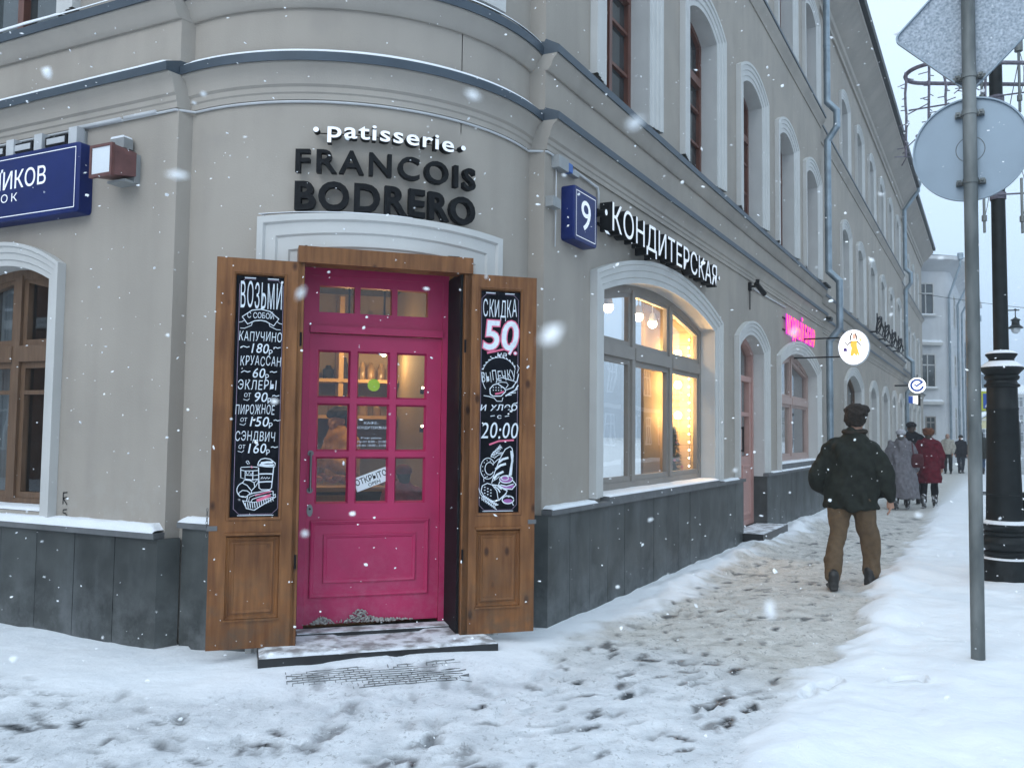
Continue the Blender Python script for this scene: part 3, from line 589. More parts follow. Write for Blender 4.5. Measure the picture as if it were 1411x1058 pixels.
mb = MB(); snow_bed(mb, lambda u, o: RP.P(u, .15, o), 5.92, 7.48, -.1, .33, .012, 31, 60, 8); snow_bed(mb, lambda a, o: EP.P(a, .089, o), -.735, -.2, .40, .858, .026, 33, 40, 8); snow_bed(mb, lambda a, o: EP.P(a, .089, o), .35, .795, .40, .858, .026, 34, 30, 8); snow_bed(mb, lambda a, o: EP.P(a, .089, o), -.25, .4, .40, .858, .008, 35, 30, 8)
snow_bed(mb, lambda a, o: EP.P(a, .119, o), -.48, .57, .25, .40, .004, 36, 40, 8)
mb.build('step_snow', mat('trodden_step_snow', (.30, .29, .29), .8, .3, 9, .4, 50, col2=(.80, .83, .87), thr=(.38, .56)), CB, 60)
# ---- the further street front (set back behind the first downpipe, then again behind the second)
C2 = [17.1+2.8*k for k in range(6)]; C3 = [34.9+2.7*k for k in range(5)]
G2 = [Op(16.95, 19.75, 1.05, 2.75, 3.1, .26, .22)]+[Op(c-.75, c+.75, 1.05, 2.7, 3.0, .28, .22) for c in (22.6, 25.9)]+[Op(c-.6, c+.6, 1.05, 2.7, 3.0, .26, .22) for c in (28.9, 31.5)]
H2 = [Op(c-.56, c+.56, 4.72, 6.6, 6.76, .3, .24) for c in C2]; H3 = [Op(c-.54, c+.54, 8.36, 9.98, 10.12, .28, .22) for c in C2]
mb = MB(); wall_panel(mb, R2, RL, R2L, -.3, ZT, [o.line() for o in G2+H2+H3]); mb.build('street_wall', [M['plaster'], M['trim']], CB)
for o in G2: window(CB, R2, o, 'wood_old', .2, 2, [2.1], .08, .07)
for o in H2+H3: window(CB, R2, o, 'wood_grey', .23, 2, [o.zb+(o.za-o.zb)*.66], .07, .06)
G3 = [Op(c-.55, c+.55, 1.05, 2.7, 2.95, .24, .2) for c in C3[:-1]]; I2 = [Op(c-.5, c+.5, 4.5, 6.3, 6.4, .22, .2) for c in C3[:-1]]; I3 = [Op(c-.5, c+.5, 8.2, 9.7, 9.8, .2, .2) for c in C3[:-1]]
mb = MB(); wall_panel(mb, R3, R2L, R3L, -.3, ZT, [o.line() for o in G3+I2+I3]); mb.add([R3.P(R3L, -.3, 0), R3.P(R3L, -.3, -8), R3.P(R3L, ZT, -8), R3.P(R3L, ZT, 0)], [(0, 1, 2, 3)]); mb.build('street_wall', [M['plaster'], M['trim']], CB)
for o in G3+I2+I3: window(CB, R3, o, 'wood_grey', .2, 2, [o.zb+(o.za-o.zb)*.66], .07, .06)
for mp, a, b, dz in ((R2, RL+.12, R2L, 0), (R3, R2L, R3L, -.22)):
    for nm, pr, m in (('lower_cornice', LOWER, 'moulding'), ('upper_cornice', UPPER, 'moulding'), ('third_floor_course', THIRD, 'moulding'), ('cornice_flashing', UFLASH, 'flashing'), ('cornice_flashing', LFLASH, 'flashing'), ('cornice_flashing', TFLASH, 'flashing'), ('eaves', EAVE, 'moulding'), ('gutter', GUTTER, 'iron'), ('roof_snow', ROOFSNOW, 'snow')):
        q = MB(); sweep(q, straight(mp, a, b), [(o*1.1, z+(dz if z < 8.5 else dz*.3)) for o, z in pr]); q.build(nm, M[m], CB, 30)
    q = MB(); q.bar(mp, a, b, -.3, .86, -.04, .05); q.build('plinth', M['plinth'], CB)
    q = MB(); q.bar(mp, a, b, .862, .9, 0, .08); q.build('plinth_capping', M['stonecap'], CB)
    q = MB(); snow_bed(q, lambda u, o: mp.P(u, .9, o), a, b, 0, .08, .03, 40, 120, 4); q.build('ledge_snow', M['snow'], CB, 60)
# wrought iron balcony guard on the upper cornice
q = MB(); bo = .32
for k in range(4):
    u0 = 20.9+2.15*k; u1 = u0+2.15
    q.tube([R2.P(u0+(u1-u0)*t, 4.72+.42*math.sin(PI*t)**.7*(.6+.4*math.cos(PI*t))+.02, bo) for t in np.linspace(0, 1, 14)], .024, 6)
    for r_ in (.25, .13): q.tube([R2.P(u0+.55+r_*1.9*math.cos(t), 4.80+r_*math.sin(t), bo+.06*math.sin(t)) for t in np.linspace(0, 2*PI, 18)], .02, 6)
    q.tube([R2.P(u0+.1, 4.55, bo), R2.P(u0+.1, 5.1, bo)], .02, 6); q.tube([R2.P(u0+1.35, 4.56, bo), R2.P(u0+1.9, 4.9, bo)], .02, 6); q.tube([R2.P(u0+.1, 4.56, .05), R2.P(u0+.1, 4.56, bo)], .025, 6)
q.tube([R2.P(20.9, 4.56, bo), R2.P(29.5, 4.56, bo)], .02, 6)
q.build('balcony_guard', M['black'], CB, 40)
# downpipes
def downpipe(mp, u, r, jogs, ztop, eo):
    pts = [mp.P(u, .05, .13)]; rr = [r]
    for z0, z1, jo in jogs: pts += [mp.P(u, z0-.28, .13), mp.P(u, z0, jo), mp.P(u, z1, jo), mp.P(u, z1+.22, .13)]
    pts += [mp.P(u, ztop-.75, .13), mp.P(u, ztop, eo), mp.P(u, ztop+.15, eo)]
    q = MB()
    full = []
    for a, b in zip(pts, pts[1:]): full += [a]
    full.append(pts[-1])
    for a, b in zip(full, full[1:]): q.tube([a, b], r, 14); 
    for p in full[1:-1]: q.sphere(p, r*1.03, n=14)
    z = 1.3
    for a, b in zip(full, full[1:]):
        if (b-a).length > 1.2:
            k = int((b-a).length/1.0)
            for i in range(1, k): c = a+(b-a)*i/k; q.tube([c-Vector((0, 0, .02)), c+Vector((0, 0, .02))], r*1.1, 14)
    q.lathe(full[-1], [(r*1.05, -.02), (r*1.7, .12), (r*1.75, .26), (r*1.5, .26)], 14)
    return q.build('downpipe', M['zinc'], CB, 40)
downpipe(RP, 12.78, .07, [(3.74, 4.72, .34), (8.0, 8.34, .32)], 11.75, .62)
downpipe(R2, 33.05, .08, [(3.6, 4.6, .36), (7.9, 8.3, .34)], 11.75, .66)
# iron gutter bracket at the end of the first cornice
q = MB(); q.bar(RP, 12.2, 12.8, 4.585, 4.62, .11, .17); q.bar(RP, 12.74, 12.82, 4.585, 4.62, -.1, .17); q.bar(RP, 12.6, 12.85, 3.9, 3.96, .1, .2); q.build('gutter_bracket', M['iron'], CB)
# pale cable conduit under the lower cornice
q = MB(); z = 3.742
q.tube([LP.P(-7, z, .012)]+[LP.P(u, z, .012) for u in (-3, -.02)]+[AP.P(-1.24, z, .012)]+[AP.P(-1.2+2.4*i/30, z, .012) for i in range(31)]+[AP.P(1.24, z, .012), RP.P(.02, z, .012), RP.P(.3, z, .012)], .010, 6)
q.tube([RP.P(.5, 3.72, .02), RP.P(1.0, 3.70, .02), RP.P(1.02, 3.66, .02), RP.P(1.02, 3.45, .02)], .012, 6)
q.tube([RP.P(.17, 3.66, .02), RP.P(.16, 3.0, .02)], .006, 6); q.tube([RP.P(6.75, 3.66, .015), RP.P(9.0, 3.68, .015)], .014, 6)
q.bar(LP, -1.0, -.55, 3.735, 3.76, .0, .035); q.bar(LP, -.52, -.2, 3.738, 3.762, .0, .033)
q.build('cable_conduit', M['conduit'], CB, 40)
q = MB(); q.bar(RP, .12, .30, 3.64, 3.74, .0, .07); q.bar(RP, .02, .16, 3.30, 3.38, .0, .07); q.bar(RP, .31, .40, 3.66, 3.73, .0, .06, 1); q.bar(RP, .42, .55, 3.66, 3.70, .0, .05); q.build('junction_box', [M['greybox'], mat('blue_connector', (.03, .12, .4), .5)], CB)
# ------------------------------------------------------------------ snow covered ground: one sheet to the horizon
def axis(lo, d0, d1, hi, fine, grow=1.09):
    c = list(np.arange(d0, d1, fine)); st = fine; x = d1
    while x < hi: c.append(x); st = min(st*grow, 25); x += st
    st = fine; x = d0-fine; L = []
    while x > lo: L.append(x); st = min(st*grow, 25); x -= st
    return np.array(L[::-1]+c)
xs = axis(-110, -3.6, 6.2, 230, .032); ys = axis(-70, 3.2, 13.0, 330, .032)
X, Y = np.meshgrid(xs, ys, indexing='ij')
def frame(pl): return (X-pl.O.x)*pl.u.x+(Y-pl.O.y)*pl.u.y, (X-pl.O.x)*pl.n.x+(Y-pl.O.y)*pl.n.y
uR, nR = frame(RP); uL, nL = frame(LP); aE, oE = frame(EP)
wob = fbm(X, Y, 1.3, 4, 11); wob2 = fbm(X, Y, .35, 3, 23); fine = fbm(X, Y, .16, 3, 31); lump = fbm(X, Y, .55, 4, 41); big = fbm(X, Y, 4.0, 3, 51)
e1 = nR+wob*.55+wob2*.12
eR = nR+wob*.35+wob2*.32+fine*.25
pR = sstep(e1+fine*.3+wob2*.2, .42, .66)*(1-sstep(eR, 1.95, 2.11))*sstep(uR, -2.6, .2)       # trodden strip along the street wall
dl = np.where(uL < .1, nL, oE-.15)
pL = sstep(dl+wob*.6+wob2*.3, .75, 1.1)*(1-sstep(eR, 1.95, 2.11))
pathm = np.maximum(pR, pL*.62)
doorp = np.exp(-(((aE-.05)/.75)**2+((oE-1.15)/.42)**2)*1.2); pathm = np.maximum(pathm, doorp*.5*(oE > .5))
bankW = np.exp(-((nR-.36)/.30)**2)*sstep(uR, .0, 1.6)*(.045+.035*sstep(uR, 3, 8))            # bank against the wall
bankW = bankW*(.65+2.4*np.clip(lump+.12, 0, 1)+3.0*np.clip(wob2, -.1, 1))*(1-.6*np.exp(-((uR-6.7)/.8)**2))
bankL = (1-sstep(nL, .05, .8))*.02*(uL < .2)
bankR = sstep(nR+wob*.35+wob2*.16, 1.98, 2.6)*(.035+.03*big)*sstep(uR, -4, .5)*1.0
edgeR = np.exp(-((nR+wob*.35-2.24)/.17)**2)*.045*(.4+2.2*np.clip(lump+.2, 0, 1))
clean = 1-pathm
raised = .030*np.exp(-np.clip((aE-.12)/.42, -9, 9)**4-((oE-.93)/.10)**2)+.062*np.exp(-np.clip((aE-.0)/1.0, -9, 9)**4-np.clip((oE-.5)/.62, -9, 9)**4)
Z = raised-.02*pathm+bankW+bankL+bankR*(1-sstep(nR, 3.4, 4.0))+edgeR+clean*(lump*(.045+.045*sstep(nR, 2, 2.4))+fine*.012+wob*.02+wob2*.02*sstep(nR, 2, 2.4))+pathm*(fine*.026+wob2*.014)
Z = Z-.20*sstep(nR, 3.75, 4.1)*(uR > -40)*(1-sstep(nR, 13.6, 14.0))
Z = np.where((nR < -.4) & (nL < -.4), -.1, Z)
wet = np.zeros_like(Z)
# footprints
def foot(cx, cy, ang, s, dep, wv, L=.15, W=.05):
    global Z, wet
    i0, i1 = np.searchsorted(xs, [cx-.35, cx+.35]); j0, j1 = np.searchsorted(ys, [cy-.35, cy+.35])
    if i1-i0 < 3 or j1-j0 < 3: return
    dx = X[i0:i1, j0:j1]-cx; dy = Y[i0:i1, j0:j1]-cy; u = dx*math.cos(ang)+dy*math.sin(ang); v = -dx*math.sin(ang)+dy*math.cos(ang)
    v = v+.012*np.sin(u*22); d = (u/(L*s))**2+(v/(W*s))**2+wob2[i0:i1, j0:j1]*2.2
    k = np.clip(1.15-d+fine[i0:i1, j0:j1]*1.6, 0, 1); k = k*k*(3-2*k)
    Z[i0:i1, j0:j1] -= dep*k; Z[i0:i1, j0:j1] += dep*.35*np.exp(-((d-1.6)/.5)**2); wet[i0:i1, j0:j1] = np.maximum(wet[i0:i1, j0:j1], wv*k)
rf = random.Random(5)
aR = math.atan2(RP.u.y, RP.u.x); aL = math.atan2(LP.u.y, LP.u.x)
for k in range(1250):
    u = rf.uniform(-3.6, 13); n = rf.uniform(.55, 1.9); p = RP.P(u, 0, n); foot(p.x, p.y, aR+rf.gauss(0, .5), rf.uniform(.38, .72), rf.uniform(.005, .014), rf.random()**2.2*1.1)
for k in range(900):
    u = rf.uniform(-4.5, 2.6); n = rf.uniform(.85, 3.3); p = LP.P(u, 0, n); foot(p.x, p.y, aL+rf.gauss(0, .35), rf.uniform(.4, .85), rf.uniform(.006, .015), rf.random()**1.9*1.1)
for k in range(60):
    p = EP.P(rf.gauss(.0, .5), 0, rf.uniform(.95, 2.0)); foot(p.x, p.y, math.atan2(EP.n.y, EP.n.x)+rf.gauss(0, .4), rf.uniform(.6, 1), .012, rf.random()**2*.7)
for u, n in ((-.75, 2.12), (-.55, 2.2), (-.2, 2.6), (3.5, 2.5), (5.0, 2.6), (1.1, 2.75)): 
    p = RP.P(u, 0, n); foot(p.x, p.y, aR+rf.gauss(0, .6), .8, .05 if u < 0 else .02, .25 if u < 0 else 0)
matm = np.exp(-np.clip((aE+.05)/.62, -9, 9)**6-np.clip((oE-1.15)/.24, -9, 9)**6); zs_ = .020-.02*sstep(oE, 1.0, 1.35)+.012*fbm(X, Y, .3, 2, 66); Z = Z*(1-matm*.93)+zs_*matm*.93
ni, nj = X.shape; V = np.stack([X, Y, Z], -1).reshape(-1, 3)
idx = np.arange(ni*nj).reshape(ni, nj); F = np.stack([idx[:-1, :-1], idx[1:, :-1], idx[1:, 1:], idx[:-1, 1:]], -1).reshape(-1, 4)
me = bpy.data.meshes.new('snow_ground'); me.vertices.add(len(V)); me.vertices.foreach_set('co', V.astype(np.float32).ravel()); me.loops.add(F.size); me.polygons.add(len(F))
me.loops.foreach_set('vertex_index', F.astype(np.int32).ravel()); me.polygons.foreach_set('loop_start', np.arange(0, F.size, 4, dtype=np.int32)); me.polygons.foreach_set('loop_total', np.full(len(F), 4, dtype=np.int32)); me.polygons.foreach_set('use_smooth', np.ones(len(F), bool))
me.update(); ca = me.color_attributes.new('trodden', 'FLOAT_COLOR', 'POINT')
# the sanded grey of the pavement is strongest along the street, cleaner round the corner
sand = np.clip(pR*sstep(uR+fbm(X, Y, 1.0, 3, 77)*2, -2.2, .6), 0, 1)
cols = np.zeros((len(V), 4), np.float32); cols[:, 0] = pathm.ravel(); cols[:, 1] = wet.ravel(); cols[:, 2] = sand.ravel(); cols[:, 3] = 1; ca.data.foreach_set('color', cols.ravel())
g = bpy.data.objects.new('snow_ground', me); COL.objects.link(g); g['kind'] = 'structure'
m = bpy.data.materials.new('trodden_snow'); m.use_nodes = True; t = m.node_tree; N = t.nodes.new; b = t.nodes['Principled BSDF']; K = t.links.new
b.inputs['Specular IOR Level'].default_value = .25
at = N('ShaderNodeAttribute'); at.attribute_name = 'trodden'; sp = N('ShaderNodeSeparateColor'); K(at.outputs['Color'], sp.inputs[0])
tc = N('ShaderNodeTexCoord')
def noise(s, d=6, rough=.55, scale=(1, 1, 1), rot=0):
    mp = N('ShaderNodeMapping'); mp.inputs['Scale'].default_value = scale; mp.inputs['Rotation'].default_value = (0, 0, rot); K(tc.outputs['Object'], mp.inputs[0])
    n = N('ShaderNodeTexNoise'); n.inputs['Scale'].default_value = s; n.inputs['Detail'].default_value = d; n.inputs['Roughness'].default_value = rough; K(mp.outputs[0], n.inputs['Vector']); return n.outputs['Fac']
def ramp(f, p0, p1, c0=0, c1=1):
    r = N('ShaderNodeValToRGB'); r.color_ramp.elements[0].position = p0; r.color_ramp.elements[1].position = p1
    r.color_ramp.elements[0].color = (c0, c0, c0, 1) if not isinstance(c0, tuple) else (*c0, 1); r.color_ramp.elements[1].color = (c1, c1, c1, 1) if not isinstance(c1, tuple) else (*c1, 1); K(f, r.inputs[0]); return r.outputs[0]
def mth(op, a, c):
    n = N('ShaderNodeMath'); n.operation = op
    for i, q in enumerate((a, c)):
        if hasattr(q, 'links') or hasattr(q, 'is_linked'): K(q, n.inputs[i])
        else: n.inputs[i].default_value = q
    n.use_clamp = True; return n.outputs[0]
def mixc(f, a, c):
    n = N('ShaderNodeMix'); n.data_type = 'RGBA'; K(f, n.inputs[0])
    for i, q in ((6, a), (7, c)):
        if isinstance(q, tuple): n.inputs[i].default_value = (*q, 1)
        else: K(q, n.inputs[i])
    return n.outputs[2]
white = ramp(noise(3, 5), .3, .7, (.83, .86, .90), (.89, .91, .94))
sandc = ramp(noise(5.5, 8, .65), .3, .72, (.50, .485, .45), (.77, .755, .725))
slush = ramp(noise(4.5, 8, .65), .32, .60, (.46, .49, .525), (.80, .825, .86))
col = mixc(sp.outputs[0], white, slush); col = mixc(sp.outputs[2], col, sandc)
grit = mth('MULTIPLY', ramp(noise(30, 9, .76, (1, .6, 1), .5), .555, .60), mth('MULTIPLY', sp.outputs[0], ramp(noise(2.2, 4), .34, .56)))
col = mixc(mth('MULTIPLY', grit, .75), col, (.15, .155, .155))
grit2 = mth('MULTIPLY', ramp(noise(62, 5, .7), .57, .63), sp.outputs[2]); col = mixc(mth('MULTIPLY', grit2, .45), col, (.22, .21, .20))
wetf = mth('MULTIPLY', sp.outputs[1], ramp(noise(18, 7, .75), .33, .46)); col = mixc(wetf, col, (.05, .056, .062))
K(col, b.inputs['Base Color']); K(mth('SUBTRACT', .8, mth('MULTIPLY', wetf, .55)), b.inputs['Roughness'])
bp = N('ShaderNodeBump'); bp.inputs['Strength'].default_value = .7; bp.inputs['Distance'].default_value = .02
hh = N('ShaderNodeMath'); hh.operation = 'MULTIPLY_ADD'; K(noise(38, 7, .7), hh.inputs[0]); K(mth('ADD', mth('MULTIPLY', sp.outputs[0], 1.0), .22), hh.inputs[1]); K(noise(9, 5), hh.inputs[2]); K(hh.outputs[0], bp.inputs['Height']); K(bp.outputs[0], b.inputs['Normal'])
me.materials.append(m)
# carriageway
M['slushroad'] = mat('grey_slush_road', (.20, .205, .21), .5, .25, .6, .3, 8, col2=(.42, .43, .45), stretch=(1, 1, 1), thr=(.35, .7))
mb = MB()
for i in range(40): u0 = -40+i*6; mb.add([RP.P(u0, -.10, 4.1), RP.P(u0+6, -.10, 4.1), RP.P(u0+6, -.10, 13.6), RP.P(u0, -.10, 13.6)], [(0, 1, 2, 3)])
r = mb.build('road', M['slushroad']); r['kind'] = 'structure'
# grid mat in front of the step
gm = thing('door_mat', 'snowed up honeycomb grid mat lying before the magenta door', 'mat', EP.P(-.05, 0, 1.15))
mb = MB()
def zg(p):
    i = np.searchsorted(xs, p.x); j = np.searchsorted(ys, p.y); return float(Z[i, j])
a0, a1, q0, q1 = -.58, .48, .97, 1.32
cw_, cd_ = .062, .036; rows = int((q1-q0)/cd_); cls = int((a1-a0)/cw_)
vis = lambda a, o: float(fbm(np.array(a*3.0), np.array(o*5.0), .9, 3, 90))
def rib(pa, pb, w_=.0017):
    A_, B_ = EP.P(pa[0], 0, pa[1]), EP.P(pb[0], 0, pb[1]); dd = (B_-A_).normalized(); n_ = Vector((-dd.y, dd.x, 0))*w_; zA, zB = zg(A_), zg(B_); kk = min(.06, vis((pa[0]+pb[0])/2, (pa[1]+pb[1])/2)); h = .003+kk*.03
    mb.box8([A_-n_+Vector((0, 0, zA-.02)), B_-n_+Vector((0, 0, zB-.02)), B_+n_+Vector((0, 0, zB-.02)), A_+n_+Vector((0, 0, zA-.02)), A_-n_+Vector((0, 0, zA+h)), B_-n_+Vector((0, 0, zB+h)), B_+n_+Vector((0, 0, zB+h)), A_+n_+Vector((0, 0, zA+h))])
for i in range(rows+1):
    o = q0+cd_*i
    for j in range(cls):
        a = a0+cw_*(j+.5*(i % 2))
        if vis(a, o) > -.07 or i in (rows,) and random.random() < .7: rib((a, o), (a+cw_, o))
        if i < rows and vis(a+.3, o) > -.05: rib((a, o), (a, o+cd_))
mb.build('rubber_grid', mat('frosty_rubber', (.20, .205, .21), .8, .5, 12), gm)
# ------------------------------------------------------------------ shop interiors, seen through the glass
def lamp(par, name, p, e, r=.03, col=(1, .66, .30)):
    l = bpy.data.lights.new('lamp_light', 'POINT'); l.energy = e; l.color = col; l.shadow_soft_size = r; o = bpy.data.objects.new('lamp_light', l); COL.objects.link(o)
    o.parent = par; o.matrix_parent_inverse = Matrix.Translation(-par.location); o.location = p
# room behind the big window
q = MB(); x0, x1, b_, f_, zf, zc = .95, 4.78, -1.7, -.04, .55, 3.45
def quad(mb, pts, mi=0): mb.add(pts, [(0, 1, 2, 3)], mi)
quad(q, [RP.P(x0, zf, b_), RP.P(x1, zf, b_), RP.P(x1, zc, b_), RP.P(x0, zc, b_)]); quad(q, [RP.P(x0, zf, b_), RP.P(x0, zf, f_), RP.P(x0, zc, f_), RP.P(x0, zc, b_)])
quad(q, [RP.P(x0, zf, b_), RP.P(x1, zf, b_), RP.P(x1, zf, f_), RP.P(x0, zf, f_)]); quad(q, [RP.P(x0, zc, b_), RP.P(x1, zc, b_), RP.P(x1, zc, f_), RP.P(x0, zc, f_)])
q.build('room_wall', M['interior'], CB)
q = MB()
for i in range(18): z0 = zf+i*.162; q.bar(RP, 4.735, 4.76, z0, z0+.158, -.62, f_-.17)
q.build('plank_wall', M['planks'], CB)
q = MB(); q.bar(RP, 3.9, 4.76, zf, zc, -.66, -.625); q.build('partition', M['interior'], CB)
for k, z in enumerate((2.53, 2.13, 1.74)):
    t = thing('wall_bulb', ['upper', 'middle', 'lowest'][k]+' globe bulb on the lit plank wall inside the arched shop window', 'light bulb', RP.P(4.735, z, -.44), 0, 'globe bulbs on the plank wall')
    q = MB(); q.tube([RP.P(4.735, z, -.44), RP.P(4.68, z, -.44)], .026, 10); q.build('socket', M['white'], t)
    q = MB(); q.sphere(RP.P(4.645, z, -.44), .05); q.build('bulb', M['bulb'], t, 60); lamp(t, 'l', RP.P(4.48, z, -.44), 13, .05, (1, .60, .24))
for k, (u, z, o) in enumerate(((2.30, 2.815, -.42), (3.26, 2.84, -.45), (3.75, 2.815, -.46))):
    t = thing('pendant_lamp', ['left', 'middle', 'right'][k]+' glowing pendant bulb hanging at the top of the arched shop window', 'lamp', RP.P(u, z, o), 0, 'pendant lamps in the arched window')
    q = MB(); q.tube([RP.P(u, 3.45, o), RP.P(u, z+.1, o)], .006, 6); q.lathe(RP.P(u, z, o), [(.02, .13), (.03, .12), (.05, .05), (.055, .03), (.05, .03)], 14); q.build('lamp_holder', M['white'], t, 40)
    q = MB(); q.sphere(RP.P(u, z, o), .055); q.build('bulb', M['bulb'], t, 60); lamp(t, 'l', RP.P(u, z-.1, o), 11, .06, (1, .6, .25))
# dim rooms behind the other ground floor windows
def backroom(mp, u0, u1, z0, z1, d, m):
    q = MB(); a, b = -.05, -d
    for pts in ([(u0, z0, b), (u1, z0, b), (u1, z1, b), (u0, z1, b)], [(u0, z0, b), (u0, z0, a), (u0, z1, a), (u0, z1, b)], [(u1, z0, b), (u1, z0, a), (u1, z1, a), (u1, z1, b)], [(u0, z0, a), (u1, z0, a), (u1, z0, b), (u0, z0, b)], [(u0, z1, a), (u1, z1, a), (u1, z1, b), (u0, z1, b)]): quad(q, [mp.P(*p) for p in pts])
    q.build('room_wall', m, CB)
def drape(mp, u0, u1, z0, z1, off, m):
    q = MB(); n = int((u1-u0)/.02)
    for i in range(n):
        f = lambda k: mp.P(u0+(u1-u0)*k/n, z0, off+.03*math.sin(k*.9)+.012*math.sin(k*2.3)); g = lambda k: f(k)+Vector((0, 0, z1-z0)); q.add([f(i), f(i+1), g(i+1), g(i)], [(0, 1, 2, 3)])
    q.build('curtain', m, CB, 60)
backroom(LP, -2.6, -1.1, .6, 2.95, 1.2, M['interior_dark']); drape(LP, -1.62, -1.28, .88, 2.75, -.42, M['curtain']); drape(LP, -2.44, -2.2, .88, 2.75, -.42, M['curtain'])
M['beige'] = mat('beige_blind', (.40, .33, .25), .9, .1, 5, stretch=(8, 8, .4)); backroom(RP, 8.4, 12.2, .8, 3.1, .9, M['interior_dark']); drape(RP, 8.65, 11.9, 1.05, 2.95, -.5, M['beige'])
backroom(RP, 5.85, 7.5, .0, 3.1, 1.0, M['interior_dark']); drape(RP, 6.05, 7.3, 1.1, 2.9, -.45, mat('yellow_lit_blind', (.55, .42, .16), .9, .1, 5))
# string of fairy lights round the window edge
t = thing('fairy_lights', 'string of small warm fairy lights down the right jamb inside the arched window', 'light string', RP.P(4.6, 1.1, -.26)); q = MB(); q2 = MB()
q.tube([RP.P(4.62, 1.05+i*.1, -.275+.01*math.sin(i*2)) for i in range(18)], .004, 5); q.build('wire', M['black'], t)
for i in range(17): q2.sphere(RP.P(4.615, 1.1+i*.1, -.285), .012, n=6)
q2.build('fairy_bulbs', M['bulb'], t)
# decorated tree in the window
t = thing('christmas_tree', 'small dark christmas tree with red baubles behind the right pane of the arched window', 'christmas tree', RP.P(4.42, .55, -.42)); q = MB(); r_ = random.Random(3)
for i in range(900):
    h = r_.random()**1.3; a = r_.random()*2*PI; rr = .20*(1-h)*r_.uniform(.4, 1); p = RP.P(4.42, .75+h*.85, -.42)+Vector((math.cos(a)*rr, math.sin(a)*rr, 0)); d = Vector((math.cos(a), math.sin(a), -.5))*.06; s_ = Vector((-math.sin(a), math.cos(a), 0))*.014
    q.add([p-s_, p+s_, p+d], [(0, 1, 2)])
q.tube([RP.P(4.42, .55, -.42), RP.P(4.42, 1.5, -.42)], .02, 8); q.build('fir_branches', mat('dark_fir', (.03, .05, .025), .8, .3, 9), t)
for i in range(26):
    h = r_.random(); a = r_.random()*2*PI; rr = .21*(1-h); b_m = MB(); b_m.sphere(RP.P(4.42, .75+h*.75, -.42)+Vector((math.cos(a)*rr, math.sin(a)*rr, 0)), .018, n=8)
    b_m.build('bauble', M['rustred'] if i % 3 else M['chalk_pink'], t, 60)
t = thing('window_poster', 'yellow green poster standing behind the left pane of the arched window', 'poster', RP.P(1.72, 1.5, -.33)); q = MB(); q.bar(RP, 1.62, 2.0, 1.62, 2.0, -.36, -.35); q.bar(RP, 1.7, 1.84, 1.7, 1.88, -.3495, -.348, 1); q.build('sheet', [mat('yellow_green_card', (.36, .42, .03), .6), M['dark']], t)
q = MB(); q.bar(RP, 1.45, 1.6, .55, 1.62, -.45, -.4); q.bar(RP, 1.98, 2.02, .55, 1.62, -.45, -.4); q.build('easel', M['shelfwood'], t)
# room behind the doorway
q = MB(); a0, a1, ob, of = -1.35, .72, -3.0, .12
for pts in ([(a0, ob), (a1, ob)], [(a0, ob), (a0, of-.35)], [(a1, ob), (a1, of)]):
    (A_, O_), (B_, P_) = pts; quad(q, [EP.P(A_, .05, O_), EP.P(B_, .05, P_), EP.P(B_, 3.0, P_), EP.P(A_, 3.0, O_)])
quad(q, [EP.P(a0, .06, ob), EP.P(a1, .06, ob), EP.P(a1, .06, of+.3), EP.P(a0, .06, of-.35)], 1); quad(q, [EP.P(a0, 2.98, ob), EP.P(a1, 2.98, ob), EP.P(a1, 2.98, of+.3), EP.P(a0, 2.98, of-.35)], 1)
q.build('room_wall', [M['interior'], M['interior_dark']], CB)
sh_ = thing('shelf_unit', 'tall pine shelf unit with jars seen through the upper panes of the magenta door', 'shelves', EP.P(-.3, .06, -2.7))
q = MB()
for z in (1.62, 2.0, 2.42): q.bar(EP, -1.3, .70, z, z+.035, -2.98, -2.62)
for a in (-1.3, -.62, .08): q.bar(EP, a, a+.05, .06, 2.9, -2.98, -2.64)
q.build('shelf_frame', M['shelfwood'], sh_)
gl = mat('amber_jar', (.20, .13, .06), .15, .4, 9); r_ = random.Random(8)
k = 0
for z in (1.655, 2.035, 2.455):
    a = -1.22
    while a < .64:
        h = r_.uniform(.10, .25); rr = r_.uniform(.03, .06); t = tag((lambda q_: (q_.lathe(EP.P(a, z, -2.8+r_.uniform(-.05, .08)), [(rr, 0), (rr, h*.7), (rr*.6, h*.82), (rr*.45, h), (rr*.3, h)], 10), q_.build('jar', gl if r_.random() < .6 else M['dark'], None, 40))[1])(MB()), 'glass jar or bottle on the pine shelves behind the door', 'jar', 'jars on the pine shelves'); k += 1
        a += rr*2+r_.uniform(.02, .12)
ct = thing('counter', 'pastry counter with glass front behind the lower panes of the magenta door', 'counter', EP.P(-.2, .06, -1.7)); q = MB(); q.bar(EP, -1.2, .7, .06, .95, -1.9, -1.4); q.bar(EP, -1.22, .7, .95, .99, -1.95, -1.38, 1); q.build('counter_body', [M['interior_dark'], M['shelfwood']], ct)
q = MB(); q.bar(EP, -.45, .1, .10, .92, -1.398, -1.385); 
for i in range(11): q.bar(EP, -.44+i*.05, -.42+i*.05, .10, .92, -1.385, -1.37)
q.build('slatted_front', M['shelfwood'], ct)
q = MB(); r_ = random.Random(4)
for i in range(46): q.sphere(EP.P(r_.uniform(-1.1, .6), 1.02+r_.random()*.06, -1.65+r_.uniform(-.15, .15)), .05, .035, .03, 8)
o = q.build('pastries', mat('baked_pastry', (.30, .10, .03), .6, .4, 20), None, 50); tag(o, 'trays of red and golden pastries on the counter behind the door', 'pastries', None, 'stuff')
